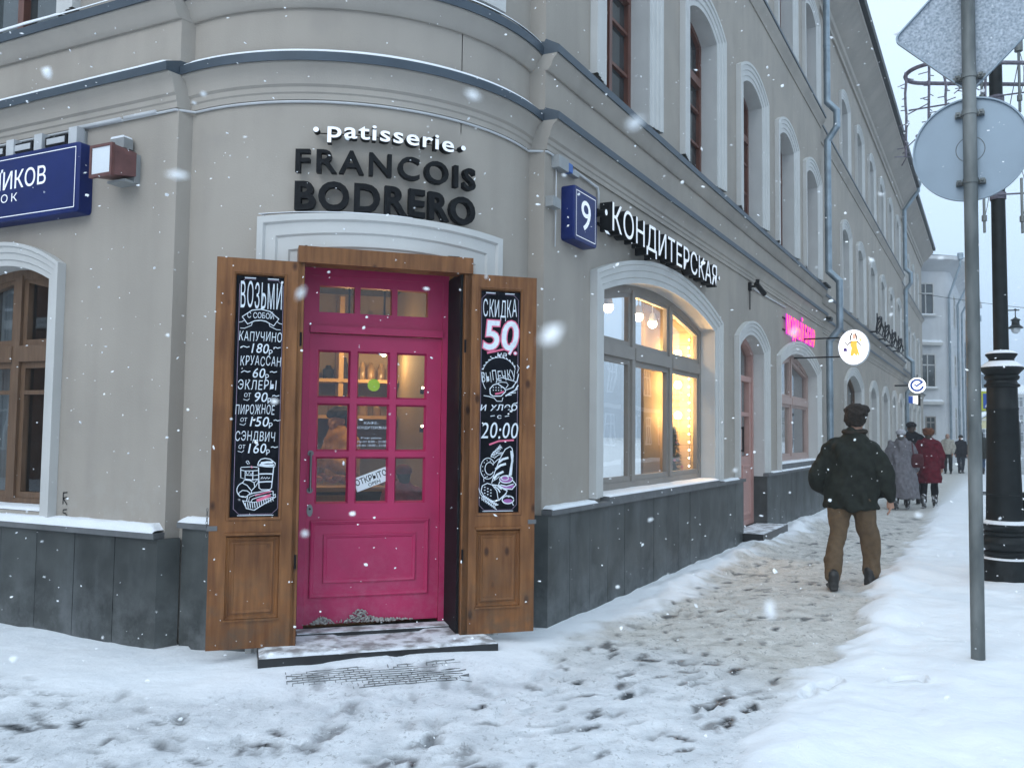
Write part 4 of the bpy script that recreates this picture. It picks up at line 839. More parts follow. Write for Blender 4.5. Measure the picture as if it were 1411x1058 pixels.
for k, (a, o, z) in enumerate(((-.55, -1.9, 2.3), (.1, -2.0, 2.42), (.5, -2.35, 2.3))):
    t = thing('ceiling_lamp', ['left', 'middle', 'right'][k]+' small warm ceiling spot inside the doorway of the patisserie', 'lamp', EP.P(a, z, o), 0, 'spots in the doorway room')
    q = MB(); q.tube([EP.P(a, 2.98, o), EP.P(a, z+.06, o)], .01, 6); q.tube([EP.P(a, z+.08, o), EP.P(a, z, o)], [.03, .045], 12); q.build('lamp_holder', M['black'], t, 40); q = MB(); q.sphere(EP.P(a, z-.01, o), .03); q.build('bulb', M['bulb'], t, 60); lamp(t, 'l', EP.P(a, z-.08, o), 9, .04)
for k, z in enumerate((1.86, 1.52)):
    t = thing('wall_lamp', ('upper', 'lower')[k]+' small wall lamp washing the right wall behind the magenta door', 'lamp', EP.P(.70, z, -1.1), 0, 'wall lamps behind the door'); q = MB(); q.tube([EP.P(.715, z, -1.1), EP.P(.66, z, -1.1)], .02, 10); q.tube([EP.P(.66, z-.03, -1.1), EP.P(.66, z+.01, -1.1)], .025, 10); q.build('fitting', M['black'], t, 40)
    q = MB(); q.sphere(EP.P(.66, z+.025, -1.1), .011, n=10); q.build('bulb', M['bulb'], t, 60); lamp(t, 'l', EP.P(.63, z+.07, -1.1), .9, .02)
# ------------------------------------------------------------------ letters over the door
def letter_sign(t, mp, s, u0, u1, z0, cap, o0, o1, face, side, weight, track=0, shear=0, curve=None, dz=None):
    L = layout(s, track); xa = L[0][1]+width(L[0][0], weight)[0]; xb = L[-1][1]+width(L[-1][0], weight)[1]; sx = (u1-u0)/(xb-xa); sy = cap/.70
    for ch, x in L:
        mb = MB(); put_glyph(mb, mp, ch, u0+(x-xa)*sx, z0, sx, sy, o0, o1, weight, shear, 0); b = mb.build('letter', M[side], t)
        if face != side:
            mb = MB(); put_glyph(mb, mp, ch, u0+(x-xa)*sx, z0, sx, sy, o1+.002, None, weight-.004, shear, 0); mb.build('letter_face', M[face], b)
M['signwhite'] = emis('lit_white_letter_face', (.74, .82, .95), .28); M['signwhite'].node_tree.nodes['Principled BSDF'].inputs['Base Color'].default_value = (.8, .8, .8, 1)
fs = thing('name_sign', 'black relief lettering above the door with small white script line on top', 'shop sign', AP.P(0, 3.0))
letter_sign(fs, AP, 'FRANCOIS', -.555, .665, 3.238, .155, .03, .075, 'black', 'black', .016, .11)
letter_sign(fs, AP, 'BODRERO', -.555, .665, 2.985, .185, .03, .075, 'black', 'black', .030, .06)
letter_sign(fs, AP, 'patisserie', -.36, .485, 3.475, .108, .03, .085, 'signwhite', 'black', .020, .05)
for a in (-.43, .555):
    mb = MB(); mb.prism(AP, ell(a, 3.523, .02, .02, 0, 345, 18), .03, .085); b = mb.build('dot', M['black'], fs); mb = MB(); mb.poly(AP, ell(a, 3.523, .018, .018, 0, 345, 18), .087); mb.build('dot_face', M['signwhite'], b)
mb = MB(); mb.tube([AP.P(a, 3.512, .04) for a in np.linspace(-.43, .555, 20)], .004, 5)
mb.build('wire', M['black'], fs)
ks = thing('shop_sign', 'white lit cyrillic channel letters on black sides above the arched window', 'shop sign', RP.P(1, 3.3))
letter_sign(ks, RP, 'КОНДИТЕРСКАЯ', 1.0, 4.30, 3.30, .245, .045, .165, 'signwhite', 'black', .004, .01)
for u in (.86, 4.40):
    mb = MB(); mb.prism(RP, ell(u, 3.425, .03, .03, 0, 345, 18), .02, .165); b = mb.build('dot', M['black'], ks); mb = MB(); mb.poly(RP, ell(u, 3.425, .027, .027, 0, 345, 18), .167); mb.build('dot_face', M['signwhite'], b)
mb = MB(); mb.bar(RP, .95, 4.4, 3.35, 3.375, .03, .05); mb.bar(RP, .95, 4.4, 3.47, 3.495, .03, .05); mb.build('mounting_rail', M['black'], ks)
mb = MB(); snow_bed(mb, lambda u, o: RP.P(u, 3.545, .05+o), 1.02, 4.28, 0, .09, .006, 51, 90, 4); 
# house number box
def boxsign(nm, lab, cat, mp, u0, u1, z0, z1, o, rad=.03):
    t = thing(nm, lab, cat, mp.P((u0+u1)/2, (z0+z1)/2)); r = rad; pts = []
    for cx, cz, a in ((u1-r, z0+r, -90), (u1-r, z1-r, 0), (u0+r, z1-r, 90), (u0+r, z0+r, 180)): pts += [(cx+r*math.cos(math.radians(a+k*22.5)), cz+r*math.sin(math.radians(a+k*22.5))) for k in range(5)]
    mb = MB(); mb.prism(mp, pts, .0, o-.012)
    inn = [((u0+u1)/2+(p[0]-(u0+u1)/2)*.975, (z0+z1)/2+(p[1]-(z0+z1)/2)*.975) for p in pts]
    band(mb, mp, pts, inn, [(0, o-.012), (.5, o-.003), (1, o)], closed=True); mb.poly(mp, inn, o); mb.build('case', M['blue'], t, 30)
    mb = MB(); i = .035; O_ = [(u0+i, z0+i), (u1-i, z0+i), (u1-i, z1-i), (u0+i, z1-i)]; j = i+.006; I_ = [(u0+j, z0+j), (u1-j, z0+j), (u1-j, z1-j), (u0+j, z1-j)]
    band(mb, mp, O_, I_, [(0, o+.002), (1, o+.002)], closed=True); mb.build('border', M['signwhite'], t); return t
hn = boxsign('house_number', 'blue illuminated house number nine box beside the rounded corner', 'number sign', RP, .305, .765, 3.085, 3.54, .12)
mb = MB(); put_glyph(mb, RP, '9', .425, 3.20, .44, .36, .1225, None, .004); mb.build('numeral', M['signwhite'], hn)
sp_ = boxsign('street_name_plate', 'long blue illuminated street name box on the side wall', 'street sign', LP, -3.4, -.855, 3.075, 3.60, .12)
mb = MB(); text(mb, LP, 'НИКОВ', -1.845, -1.215, 3.325, .135, .1225, .006); text(mb, LP, 'ПЕРЕУЛОК', -2.37, -1.535, 3.225, .062, .1225, .0, track=.22); mb.build('lettering', M['signwhite'], sp_)
gr = thing('ballast_rail', 'grey electrical ballast boxes on a rail above the blue street plate', 'electrical boxes', LP.P(-1.4, 3.68)); mb = MB(); mb.bar(LP, -3.2, -.93, 3.60, 3.72, .0, .02); mb.build('back_rail', M['greybox'], gr)
for k, u in enumerate((-1.03, -1.42, -1.75, -2.15)):
    mb = MB(); mb.bar(LP, u, u+.09, 3.605, 3.735, .02, .085); mb.build('end_box', M['conduit'], gr)
    mb = MB(); mb.bar(LP, u-.28, u-.04, 3.625, 3.70, .02, .07); mb.bar(LP, u-.26, u-.06, 3.64, 3.685, .07, .075, 1); mb.build('ballast', [M['dark'], M['conduit']], gr)
fl = thing('floodlight', 'red brown square floodlight with frosted glass beside the blue street plate', 'floodlight', LP.P(-.45, 3.3))
mb = MB(); mb.box8([LP.P(-.575, 3.29, .05), LP.P(-.345, 3.29, .05), LP.P(-.395, 3.27, .215), LP.P(-.60, 3.27, .215), LP.P(-.575, 3.46, .05), LP.P(-.345, 3.46, .05), LP.P(-.395, 3.49, .215), LP.P(-.60, 3.49, .215)]); mb.bar(LP, -.61, -.385, 3.262, 3.285, .20, .225); mb.bar(LP, -.61, -.385, 3.475, 3.495, .20, .225); mb.bar(LP, -.61, -.59, 3.285, 3.475, .20, .225); mb.bar(LP, -.405, -.385, 3.285, 3.475, .20, .225); mb.build('case', M['rustred'], fl)
mb = MB(); mb.bar(LP, -.59, -.405, 3.285, 3.475, .214, .219); mb.build('lamp_glass', M['lampglass'], fl)
mb = MB(); mb.bar(LP, -.56, -.42, 3.50, 3.575, .02, .10); mb.bar(LP, -.42, -.36, 3.25, 3.46, .0, .05); mb.bar(LP, -.55, -.37, 3.245, 3.262, .0, .12); mb.build('bracket', M['greybox'], fl)
mb = MB(); mb.prism(LP, [(-.56, 3.575), (-.42, 3.575), (-.43, 3.59), (-.55, 3.59)], .025, .10); mb.build('snow_cap', M['snow'], fl)
# little scratched marks on the plaster
mk = MB(); stroke(mk, LP, [(-1.035, 1.02), (-1.035, .93)], .008, .004); stroke(mk, LP, [(-1.035, 1.015), (-.99, 1.02)], .008, .004); stroke(mk, LP, [(-1.035, .975), (-.995, .985)], .008, .004); stroke(mk, LP, [(-1.03, .97), (-.99, .93)], .008, .004)
stroke(mk, LP, [(-.99, .895), (-1.03, .89), (-1.03, .87), (-1.0, .865), (-.985, .845), (-1.0, .83)], .008, .004)
tag(mk.build('graffiti', M['dark']), 'small black scrawled marks on the side wall next to the window surround', 'graffiti')
# pink neon sign, round signs
ns = thing('neon_sign', 'glowing pink and magenta cyrillic letters over the second arched window', 'neon sign', RP.P(10, 3.4))
M['neon_face'] = emis('neon_pink_face', (1.0, .16, .06), 1.15); M['neon_side'] = emis('neon_magenta_side', (.55, .0, .62), .55)
L = layout('МОДНЫЙ БАЗАР', .03); sx = 2.75/(L[-1][1]+.6); 
for ch, x in L:
    mb = MB(); put_glyph(mb, RP, ch, 8.85+x*sx, 3.23, sx, .46, .03, .042, .02, mi=0); b = mb.build('letter', M['neon_side'], ns); mb = MB(); put_glyph(mb, RP, ch, 8.85+x*sx, 3.23, sx, .46, .05, None, .002); mb.build('letter_face', M['neon_face'], b)
mb = MB(); mb.bar(RP, 8.8, 11.6, 3.28, 3.30, .005, .018); mb.bar(RP, 8.8, 11.6, 3.48, 3.50, .005, .018); mb.build('mounting_rail', M['black'], ns)
cs_ = thing('spotlight', 'black spotlight on a short arm beside the end of the white lettering', 'spotlight', RP.P(6.3, 3.6)); mb = MB()
mb.bar(RP, 6.5, 6.57, 3.60, 3.72, .0, .04); mb.tube([RP.P(6.53, 3.66, .03), RP.P(6.55, 3.66, .12)], .015, 8); mb.tube([RP.P(6.53, 3.6, .02), RP.P(6.53, 3.32, .02)], .008, 6); mb.build('arm', M['black'], cs_)
mb = MB(); mb.tube([RP.P(6.50, 3.69, .12), RP.P(6.78, 3.58, .17)], .038, 12); mb.tube([RP.P(6.55, 3.68, .12), RP.P(6.54, 3.76, .13)], .03, 10); mb.build('lamp_head', M['black'], cs_, 40)
mb = MB(); mb.tube([RP.P(6.78, 3.58, .17), RP.P(6.79, 3.577, .172)], .026, 10); mb.build('lens', emis('pinkish_lens', (1, .5, .45), 1.5), cs_)
class Face:   # sign hanging across the pavement, facing along the street (towards the camera)
    def __init__(s, c, yaw=0): s.c = Vector(c); s.r = Vector((math.cos(yaw), math.sin(yaw), 0)); s.n = Vector((s.r.y, -s.r.x, 0))
    def P(s, x, y, off=0): return s.c+s.r*x+s.n*off+Vector((0, 0, y))
yawR = math.atan2(-RP.n.y*-1, RP.n.x)
ov = thing('round_sign', 'oval white lightbox with a woman in an orange dress hung out on two rods', 'lightbox sign', (6.2, 15.5, 3.1)); fr_ = Face((6.21, 15.5, 3.105), yawR); fc = type('Oval', (), {'P': lambda s_, x, y, o=0: fr_.P(x*.81 if abs(x) < .4 else x, y, o)})()
M['lightbox'] = emis('lit_white_lightbox', (1, 1, 1), 1.15)
mb = MB(); mb.prism(fc, ell(0, 0, .312, .312, 0, 352, 46), -.07, .07); mb.build('lightbox', M['lightbox'], ov); mb = MB(); band(mb, fc, ell(0, 0, .325, .325, 0, 352, 46), ell(0, 0, .312, .312, 0, 352, 46), [(0, -.075), (0, .075), (1, .075), (1, -.075)], closed=True); mb.build('rim', M['white'], ov)
mb = MB(); gold = emis('printed_orange', (.85, .42, .06), .8); dk = M['dark']; pur = mat('printed_violet', (.10, .05, .35), .6); skin_ = emis('printed_skin', (.75, .45, .33), .6)
fo = fc; fc = type('Big', (), {'P': lambda s_, x, y, o=0: fo.P(x*1.45+.0, (y-.07)*1.45+.03, o)})()
mb.prism(fc, [(-.03, .13), (.05, .13), (.05, .06), (.09, -.06), (.07, -.07), (.06, -.03), (.04, -.07), (.01, -.03), (-.02, -.07), (-.05, -.05), (-.03, .04), (-.05, .08)], .07, .073, 0)
mb.prism(fc, ell(.01, .185, .028, .038, 0, 340, 14), .07, .0735, 3); stroke(mb, fc, [(-.02, .23), (-.04, .19), (-.05, .13)], .02, .074, 1); stroke(mb, fc, [(.03, .22), (.045, .18), (.05, .14)], .018, .074, 1)
stroke(mb, fc, [(-.03, .12), (-.09, .08), (-.12, .11)], .016, .0745, 1); stroke(mb, fc, [(.05, .12), (.10, .08), (.09, .04)], .016, .0745, 1); mb.prism(fc, [(-.15, .0), (-.09, .0), (-.10, .04), (-.14, .04)], .07, .073, 2); stroke(mb, fc, [(.09, .16), (.11, .12)], .02, .0745, 0)
mb.build('printed_figure', [gold, dk, pur, skin_], ov); fc = fo
mb = MB(); 
for z in (.19, -.16): mb.tube([fc.P(-.30, z, 0), fc.P(-1.35, z, 0)], .014, 8)
mb.build('rod', M['iron'], ov)
ck = thing('round_sign', 'round lit sign with blue ring and tick, farther down the street', 'lightbox sign', (15.17, 32, 3.42)); fc = Face((15.17, 32.0, 3.42), yawR)
bl = emis('printed_blue', (.01, .06, .30), .5)
mb = MB(); mb.prism(fc, ell(0, 0, .29, .29, 0, 352, 40), -.08, .08); mb.build('lightbox', M['lightbox'], ck); mb = MB(); stroke(mb, fc, ell(0, 0, .20, .20, 30, 350, 40), .075, .083); stroke(mb, fc, [(-.09, .03), (-.02, -.03), (.2, .13)], .065, .084); mb.build('printed_ring', bl, ck)
mb = MB(); mb.tube([fc.P(-.28, 0, 0), fc.P(-.95, 0, 0)], .03, 8); mb.tube([fc.P(0, .29, 0), fc.P(0, .4, 0)], .02, 6); mb.build('rod', M['iron'], ck)
ls = thing('hanging_sign', 'small lit sign box with blue and white fields under the round tick sign', 'lightbox sign', (15.2, 32.3, 2.9)); fc = Face((15.25, 32.4, 2.93), yawR); mb = MB(); mb.prism(fc, [(-.2, -.12), (.12, -.2), (.12, .12), (-.2, .1)], -.06, .06); mb.build('lightbox', M['lightbox'], ls); mb = MB(); mb.prism(fc, [(-.2, -.15), (-.05, -.19), (-.05, .1), (-.2, .1)], .061, .065, 0); mb.prism(fc, [(.12, -.25), (.2, -.27), (.2, .15), (.12, .13)], -.07, .07, 1); mb.build('printed_panel', [bl, M['dark']], ls)
# ------------------------------------------------------------------ chalkboards on the shutters
def board(lab, a0, a1, z0, z1):
    t = thing('chalkboard', lab, 'chalkboard', EP.P((a0+a1)/2, z0)); mb = MB(); mb.bar(EP, a0, a1, z0, z1, .613, .63); mb.build('board', M['board'], t); 
    mb = MB(); mb.bar(EP, a0, a1, z0-.008, z0, .613, .637); mb.build('lower_edge', M['conduit'], t)
    f = MB(); i = .02; c = .035
    stroke(f, EP, [(a0+i, z0+i+c), (a0+i, z1-i-c), (a0+i+c, z1-i), (a0+i+.1, z1-i)], .0035, .6315); stroke(f, EP, [(a1-i, z0+i+c), (a1-i, z1-i-c), (a1-i-c, z1-i), (a1-i-.1, z1-i)], .0035, .6315); stroke(f, EP, [(a0+i, z0+i+c), (a0+i+c, z0+i), (a1-i-c, z0+i), (a1-i, z0+i+c)], .0035, .6315)
    f.build('chalk_border', M['chalk_dim'], t)
    f = MB(); stroke(f, EP, [(a0+.045, z0+.012), (a1-.045, z0+.012)], .0045, .6315); stroke(f, EP, [(a0+.05, z1-.012), (a0+.12, z1-.012)], .006, .6315); stroke(f, EP, [(a1-.05, z1-.012), (a1-.12, z1-.012)], .006, .6315); return t, f
O_ = .632
c1, f = board('black chalkboard with coffee and pastry price list on the left shutter', -.932, -.618, .935, 2.495)
B0, B1 = -.932, -.618; bw = B1-B0
def bx(t): return B0+bw*t
def bz(y): return 2.495-(y-379)/(711-379)*1.56     # tabulated heights down the board
text(f, EP, 'ВОЗЬМИ', bx(.09), bx(.91), bz(423), .165, O_, .004, .05, .04, jit=.006) if 0 else text(f, EP, 'ВОЗЬМИ', bx(.09), bx(.91), bz(423), .165, O_, .0, track=.06, jit=.005)
stroke(f, EP, [(bx(.13), bz(436)), (bx(.32), bz(426.5)), (bx(.5), bz(424.5)), (bx(.68), bz(427)), (bx(.86), bz(437)), (bx(.76), bz(447)), (bx(.6), bz(441)), (bx(.5), bz(440)), (bx(.38), bz(441)), (bx(.24), bz(446)), (bx(.13), bz(436))], .006, O_)
for s in (0, 1):
    g_ = (lambda t: bx(t)) if not s else (lambda t: bx(1-t))
    stroke(f, EP, [(g_(.07), bz(444)), (g_(.13), bz(443)), (g_(.17), bz(441))], .004, O_); stroke(f, EP, [(g_(.1), bz(452)), (g_(.18), bz(452)), (g_(.32), bz(447.5)), (g_(.33), bz(444))], .004, O_)
text(f, EP, 'С СОБОЙ', bx(.23), bx(.76), bz(437.5), .036, O_, .0, jit=.003)
for nm, pr, y, x0, x1, ot, p0, p1 in (('КАПУЧИНО', '180', 469, .08, .93, 0, .33, .66), ('КРУАССАН', '60', 503, .12, .92, 0, .36, .60), ('ЭКЛЕРЫ', '90', 536, .08, .84, 1, .40, .66), ('ПИРОЖНОЕ', '150', 570, .05, .82, 1, .34, .70), ('СЭНДВИЧ', '160', 607, .06, .84, 1, .32, .66)):
    text(f, EP, nm, bx(x0), bx(x1), bz(y), .060, O_, -.003, .10, track=.05, jit=.0035)
    zb = bz(y+16.5); text(f, EP, pr, bx(p0), bx(p1), zb, .062, O_, .004, .18, track=.03, jit=.002)
    text(f, EP, 'Р', bx(p1+.02), bx(p1+.09), zb-.012, .034, O_, .006)
    stroke(f, EP, [(bx(p1+.11), zb+.038), (bx(p1+.15), zb+.042), (bx(p1+.19), zb+.036), (bx(p1+.25), zb+.042)], .0055, O_)
    if ot: text(f, EP, 'ОТ', bx(p0-.19), bx(p0-.06), zb+.028, .024, O_, .004, .1); stroke(f, EP, [(bx(p0-.2), zb+.012), (bx(p0-.12), zb+.005), (bx(p0-.08), zb+.018)], .004, O_)
    else: stroke(f, EP, [(bx(p0-.22), zb+.03), (bx(p0-.16), zb+.042), (bx(p0-.09), zb+.034), (bx(p0-.04), zb+.04)], .0055, O_)
f.build('chalk_lettering', M['chalk'], c1)
f = MB(); p = lambda px, py: (bx((px-60)/560), bz(590+py/8.13))     # sketch traced in the units of the enlarged board
for pts, wd in (([(350, 410), (360, 370), (385, 340), (430, 330), (490, 340), (520, 365), (545, 385), (540, 425), (450, 425), (350, 410)], .006), ([(385, 385), (450, 375), (520, 375)], .014), ([(370, 400), (450, 408), (530, 405)], .012), ([(360, 430), (372, 660), (400, 680), (490, 680), (510, 660), (528, 430)], .006), ([(362, 505), (450, 502), (524, 505)], .008), ([(368, 595), (450, 590), (518, 590)], .008), ([(390, 560), (405, 535), (412, 560), (430, 540), (440, 560), (460, 540), (470, 558), (490, 545)], .005),
    ([(165, 440), (170, 430), (280, 425), (350, 430)], .005), ([(165, 440), (168, 545), (215, 560), (215, 470), (165, 460)], .005), ([(215, 470), (300, 470), (355, 465)], .005), ([(215, 560), (300, 570), (360, 560)], .005), ([(225, 480), (240, 520), (260, 480), (280, 520), (300, 480)], .005), ([(300, 470), (300, 570)], .006), ([(215, 515), (300, 522), (358, 515)], .004), ([(220, 365), (240, 395), (260, 390), (245, 360), (225, 360)], .004),
    (ell(205, 680, 75, 80, 30, 250, 16), .005), ([(190, 600), (210, 570), (270, 575), (315, 600), (325, 650), (290, 690)], .005), ([(180, 600), (240, 630), (290, 690), (290, 730)], .005), ([(150, 715), (190, 685), (240, 690), (280, 720)], .005), ([(150, 715), (160, 750), (200, 750), (235, 765)], .005), ([(320, 600), (350, 570), (365, 590), (330, 650)], .004),
    ([(195, 795), (240, 885), (325, 905), (560, 760), (555, 730), (530, 750)], .006), ([(240, 800), (250, 740), (310, 715), (480, 690), (530, 700), (530, 740)], .006), ([(260, 810), (270, 760), (330, 735), (500, 705)], .004), ([(290, 815), (300, 785), (370, 760), (510, 730)], .005), ([(200, 800), (320, 820), (540, 760)], .005)):
    stroke(f, EP, [p(*q_) for q_ in pts], wd, O_)
for k in range(13): x = 225+k*25; y0 = 812-(max(0, x-320))*.24; stroke(f, EP, [p(x, y0+8), p(x+10, y0+70-max(0, x-330)*.13)], .005, O_)
f.build('chalk_drawing', M['chalk'], c1); f = MB(); stroke(f, EP, [p(350, 800), p(420, 775), p(500, 740)], .018, O_+.0005); stroke(f, EP, [p(330, 745), p(420, 720), p(510, 697)], .007, O_+.0005); stroke(f, EP, [p(275, 420), p(295, 435)], .012, O_); f.build('pink_chalk', M['chalk_pink'], c1)
c2, f = board('black chalkboard announcing fifty percent off baking on the right shutter', .698, 1.010, .935, 2.495)
B0, B1 = .698, 1.010; bw = B1-B0; fp = MB(); y1 = lambda y: 2.495-(y-401)/(706-401)*1.56
text(f, EP, 'СКИДКА', bx(.10), bx(.90), y1(436), .12, O_, -.002, track=.05, jit=.006)
for dx, dz, tgt, wt, oo in ((0, 0, fp, .05, O_), (0, 0, f, .018, O_+.001)): text(tgt, EP, '50', bx(.12), bx(.90), y1(481), .20, oo, wt, .1)
for tgt, wd, oo in ((fp, .026, O_+.0004), (f, .016, O_+.0014)): stroke(tgt, EP, [(bx(.72), y1(488)), (bx(.9), y1(468))], wd, oo); tgt.prism(EP, ell(bx(.78), y1(473.5), wd*.6, wd*.6, 0, 340, 12), .631, oo); tgt.prism(EP, ell(bx(.87), y1(486), wd*.6, wd*.6, 0, 340, 12), .631, oo)
stroke(fp, EP, [(bx(.2), y1(487)), (bx(.4), y1(484)), (bx(.66), y1(480))], .014, O_); text(f, EP, 'на', bx(.44), bx(.66), y1(491), .032, O_, .0, .1)
for k in range(12): a = math.radians(25+k*12); q_ = (bx(.5)+.125*math.cos(a), y1(517)+.125*math.sin(a)); stroke(f, EP, [q_, (q_[0]+.02*math.cos(a+1.2), q_[1]+.02*math.sin(a+1.2))], .007, O_)
stroke(f, EP, ell(bx(.5), y1(517), .125, .125, 20, 165, 20), .0035, O_); stroke(f, EP, ell(bx(.52), y1(522), .13, .13, 165, 215, 10), .004, O_)
text(f, EP, 'ВЫПЕЧКУ', bx(.09), bx(.9), y1(528), .07, O_, -.004, track=.04, jit=.008, tilt=.12)
P2 = lambda px, py: (bx((px-115)/485), y1(500+py/9.6))
for pts, wd in (([(320, 270), (335, 215), (390, 195), (470, 220), (545, 245), (520, 320), (430, 360)], .006), ([(255, 420), (250, 350), (290, 295), (340, 280), (420, 340), (430, 380), (380, 440), (290, 445), (255, 420)], .007), ([(340, 270), (380, 255), (440, 260), (460, 290), (430, 340)], .005), ([(180, 440), (240, 450), (300, 470), (330, 510), (390, 510), (400, 460)], .005), ([(430, 440), (480, 400), (540, 360), (575, 290)], .010), ([(440, 430), (500, 420)], .007), ([(490, 400), (550, 390)], .007), ([(530, 370), (570, 340)], .007), ([(560, 130), (585, 60), (560, 20)], .004), ([(580, 140), (560, 240), (500, 330)], .007)): stroke(f, EP, [P2(*q_) for q_ in pts], wd, O_)
for k in range(8): f.prism(EP, ell(*P2(290+(k % 4)*30, 330+(k//4)*35), .004, .004, 0, 330, 8), .631, O_)
stroke(fp, EP, [P2(310, 415), P2(360, 405), P2(410, 380)], .012, O_+.0006)
text(f, EP, 'и хлеб', bx(.06), bx(.92), y1(566), .055, O_, .002, .15, jit=.003); text(f, EP, 'с', bx(.46), bx(.56), y1(577), .03, O_, .003); stroke(f, EP, [(bx(.3), y1(574)), (bx(.4), y1(573))], .005, O_); stroke(f, EP, [(bx(.64), y1(574)), (bx(.74), y1(573))], .005, O_)
text(f, EP, '20:00', bx(.08), bx(.94), y1(604), .11, O_, .0, .16, track=.03, jit=.003); stroke(fp, EP, [(bx(.28), y1(613)), (bx(.5), y1(608)), (bx(.86), y1(606.5))], .012, O_)
f.build('chalk_lettering', M['chalk'], c2)
f = MB(); P3 = lambda px, py: (bx((px-80)/530), y1(600+py/9.45))
for pts, wd in (([(265, 620), (300, 480), (370, 290), (430, 180), (490, 145), (515, 170), (530, 260), (510, 520)], .006), ([(505, 200), (520, 330), (490, 520)], .016), ([(350, 350), (400, 310), (470, 290)], .016), ([(310, 440), (370, 390), (440, 370)], .016), ([(290, 565), (330, 510), (410, 470)], .016), ([(265, 600), (330, 560), (360, 530)], .005),
    (ell(215, 430, 90, 135, 40, 330, 24), .005), (ell(235, 430, 55, 80, 30, 330, 20), .005), ([(250, 280), (280, 220), (380, 145)], .007), ([(270, 260), (330, 230), (400, 225)], .006), ([(290, 300), (350, 250), (395, 245)], .005), ([(275, 380), (330, 320), (380, 290)], .005),
    (ell(445, 570, 82, 48, 0, 350, 24), .007), (ell(430, 555, 45, 28, 0, 350, 18), .006), ([(365, 600), (350, 640), (420, 690), (520, 700), (570, 640), (530, 590)], .008), ([(375, 640), (450, 660), (540, 630)], .007),
    ([(135, 720), (150, 650), (210, 620), (270, 640), (330, 720), (350, 840), (280, 850), (180, 800), (135, 720)], .006), ([(270, 640), (340, 650), (460, 720), (440, 760), (350, 845)], .009), ([(300, 660), (350, 700), (370, 740)], .009), ([(340, 660), (390, 700)], .009), ([(170, 600), (165, 560), (200, 535)], .005),
    (ell(470, 835, 72, 50, 0, 350, 22), .008), ([(420, 800), (450, 780), (480, 800), (500, 785)], .007), ([(520, 870), (540, 910)], .006), ([(95, 650), (130, 760), (200, 850), (330, 960)], .005)): stroke(f, EP, [P3(*q_) for q_ in pts], wd, O_)
for k in range(9): x, y = 145+k*20, 790+k*14; stroke(f, EP, [P3(x, y), P3(x+45, y-6)], .008, O_); stroke(f, EP, [P3(x, y+8), P3(x+6, y+50)], .006, O_)
for k in range(7): x, y = 255+k*17, 280-k*20; stroke(f, EP, [P3(x, y), P3(x+6, y-38)], .006, O_); stroke(f, EP, [P3(x, y), P3(x+35, y+4)], .005, O_)
for k in range(9): f.prism(EP, ell(*P3(180+(k % 3)*38, 670+(k//3)*38+(k % 3)*18), .006, .004, 0, 330, 8), .631, O_)
for k in range(7): a = math.radians(70+k*32); f.prism(EP, ell(*P3(220+72*math.cos(a), 430-105*math.sin(a)), .0035, .0035, 0, 330, 8), .631, O_)
f.build('chalk_drawing', M['chalk'], c2)
pk = mat('violet_chalk', (.34, .12, .36), .9, .15, 30); stroke(fp, EP, [P3(395, 660), P3(460, 685), P3(540, 650)], .022, O_-.0006, 1); fp.prism(EP, ell(*P3(470, 850), .034, .014, 0, 345, 18), .6305, O_-.0008, 1); fp.prism(EP, ell(*P3(445, 575), .044, .022, 0, 345, 18), .6305, O_-.0008, 1)
fp.build('pink_chalk', [M['chalk_pink'], pk], c2)
# ------------------------------------------------------------------ sign post with the backs of two road signs
class Perp:    # plane across the street, seen from behind: x to the right, off towards the viewer
    def __init__(s, c): s.c = Vector(c)
    def P(s, x, y, off=0): return s.c+RP.n*x-RP.u*off+Vector((0, 0, y))
px, py = 3.062, 5.68
tp = thing('sign_post', 'bare galvanised steel post standing in the snow carrying two road signs', 'post', (px, py, 0))
mb = MB(); mb.tube([(px-.004*0, py, -.3), (px+.006, py, 1.6), (px+.018, py, 5.4)], .043, 20); mb.build('post', M['galv'], tp, 50)
def clamp(par, z, ww):
    mb = MB(); c = Vector((px+.012, py, z)); mb.tube([c-Vector((0, 0, .016)), c+Vector((0, 0, .016))], .049, 20); f = Perp(c); mb.bar(f, -ww, ww, -.016, .016, -.048, -.04); 
    for s in (-1, 1): mb.bar(f, s*.055, s*.085, -.016, .016, -.045, .0); mb.tube([f.P(s*.07, 0, -.05), f.P(s*.07, 0, .022)], .008, 6)
    mb.build('clamp', M['galv'], par, 40)
rs = thing('road_sign', 'back of a plain grey round road sign on the steel post', 'road sign', (px, py, 3.46)); fc = Perp((px+.012, py, 3.455))
mb = MB(); mb.prism(fc, ell(0, 0, .352, .352, 0, 355, 70), -.062, -.056); band(mb, fc, ell(0, 0, .356, .356, 0, 355, 70), ell(0, 0, .346, .346, 0, 355, 70), [(0, -.066), (0, -.038), (1, -.038), (1, -.056)], closed=True); mb.build('sign_plate', M['signback'], rs, 30)
mb = MB(); band(mb, fc, ell(0, 0, .09, .09, 0, 352, 40), ell(0, 0, .085, .085, 0, 352, 40), [(0, -.0555), (.5, -.054), (1, -.0555)], closed=True); mb.build('stamped_ring', M['galv'], rs); clamp(rs, 3.69, .09); clamp(rs, 3.22, .09)
ds = thing('road_sign', 'back of a diamond road sign crusted with stuck snow on the steel post', 'road sign', (px, py, 4.3)); fc = Perp((px+.016, py, 4.315)); hd = .478; r = .05; pts = []
for k in range(4):
    a = -PI/2+k*PI/2; cx, cz = (hd-r*1.414)*math.cos(a), (hd-r*1.414)*math.sin(a); pts += [(cx+r*math.cos(a+math.radians(b)), cz+r*math.sin(a+math.radians(b))) for b in (-45, -22, 0, 22, 45)]
inn = [(x*.972, y*.972) for x, y in pts]
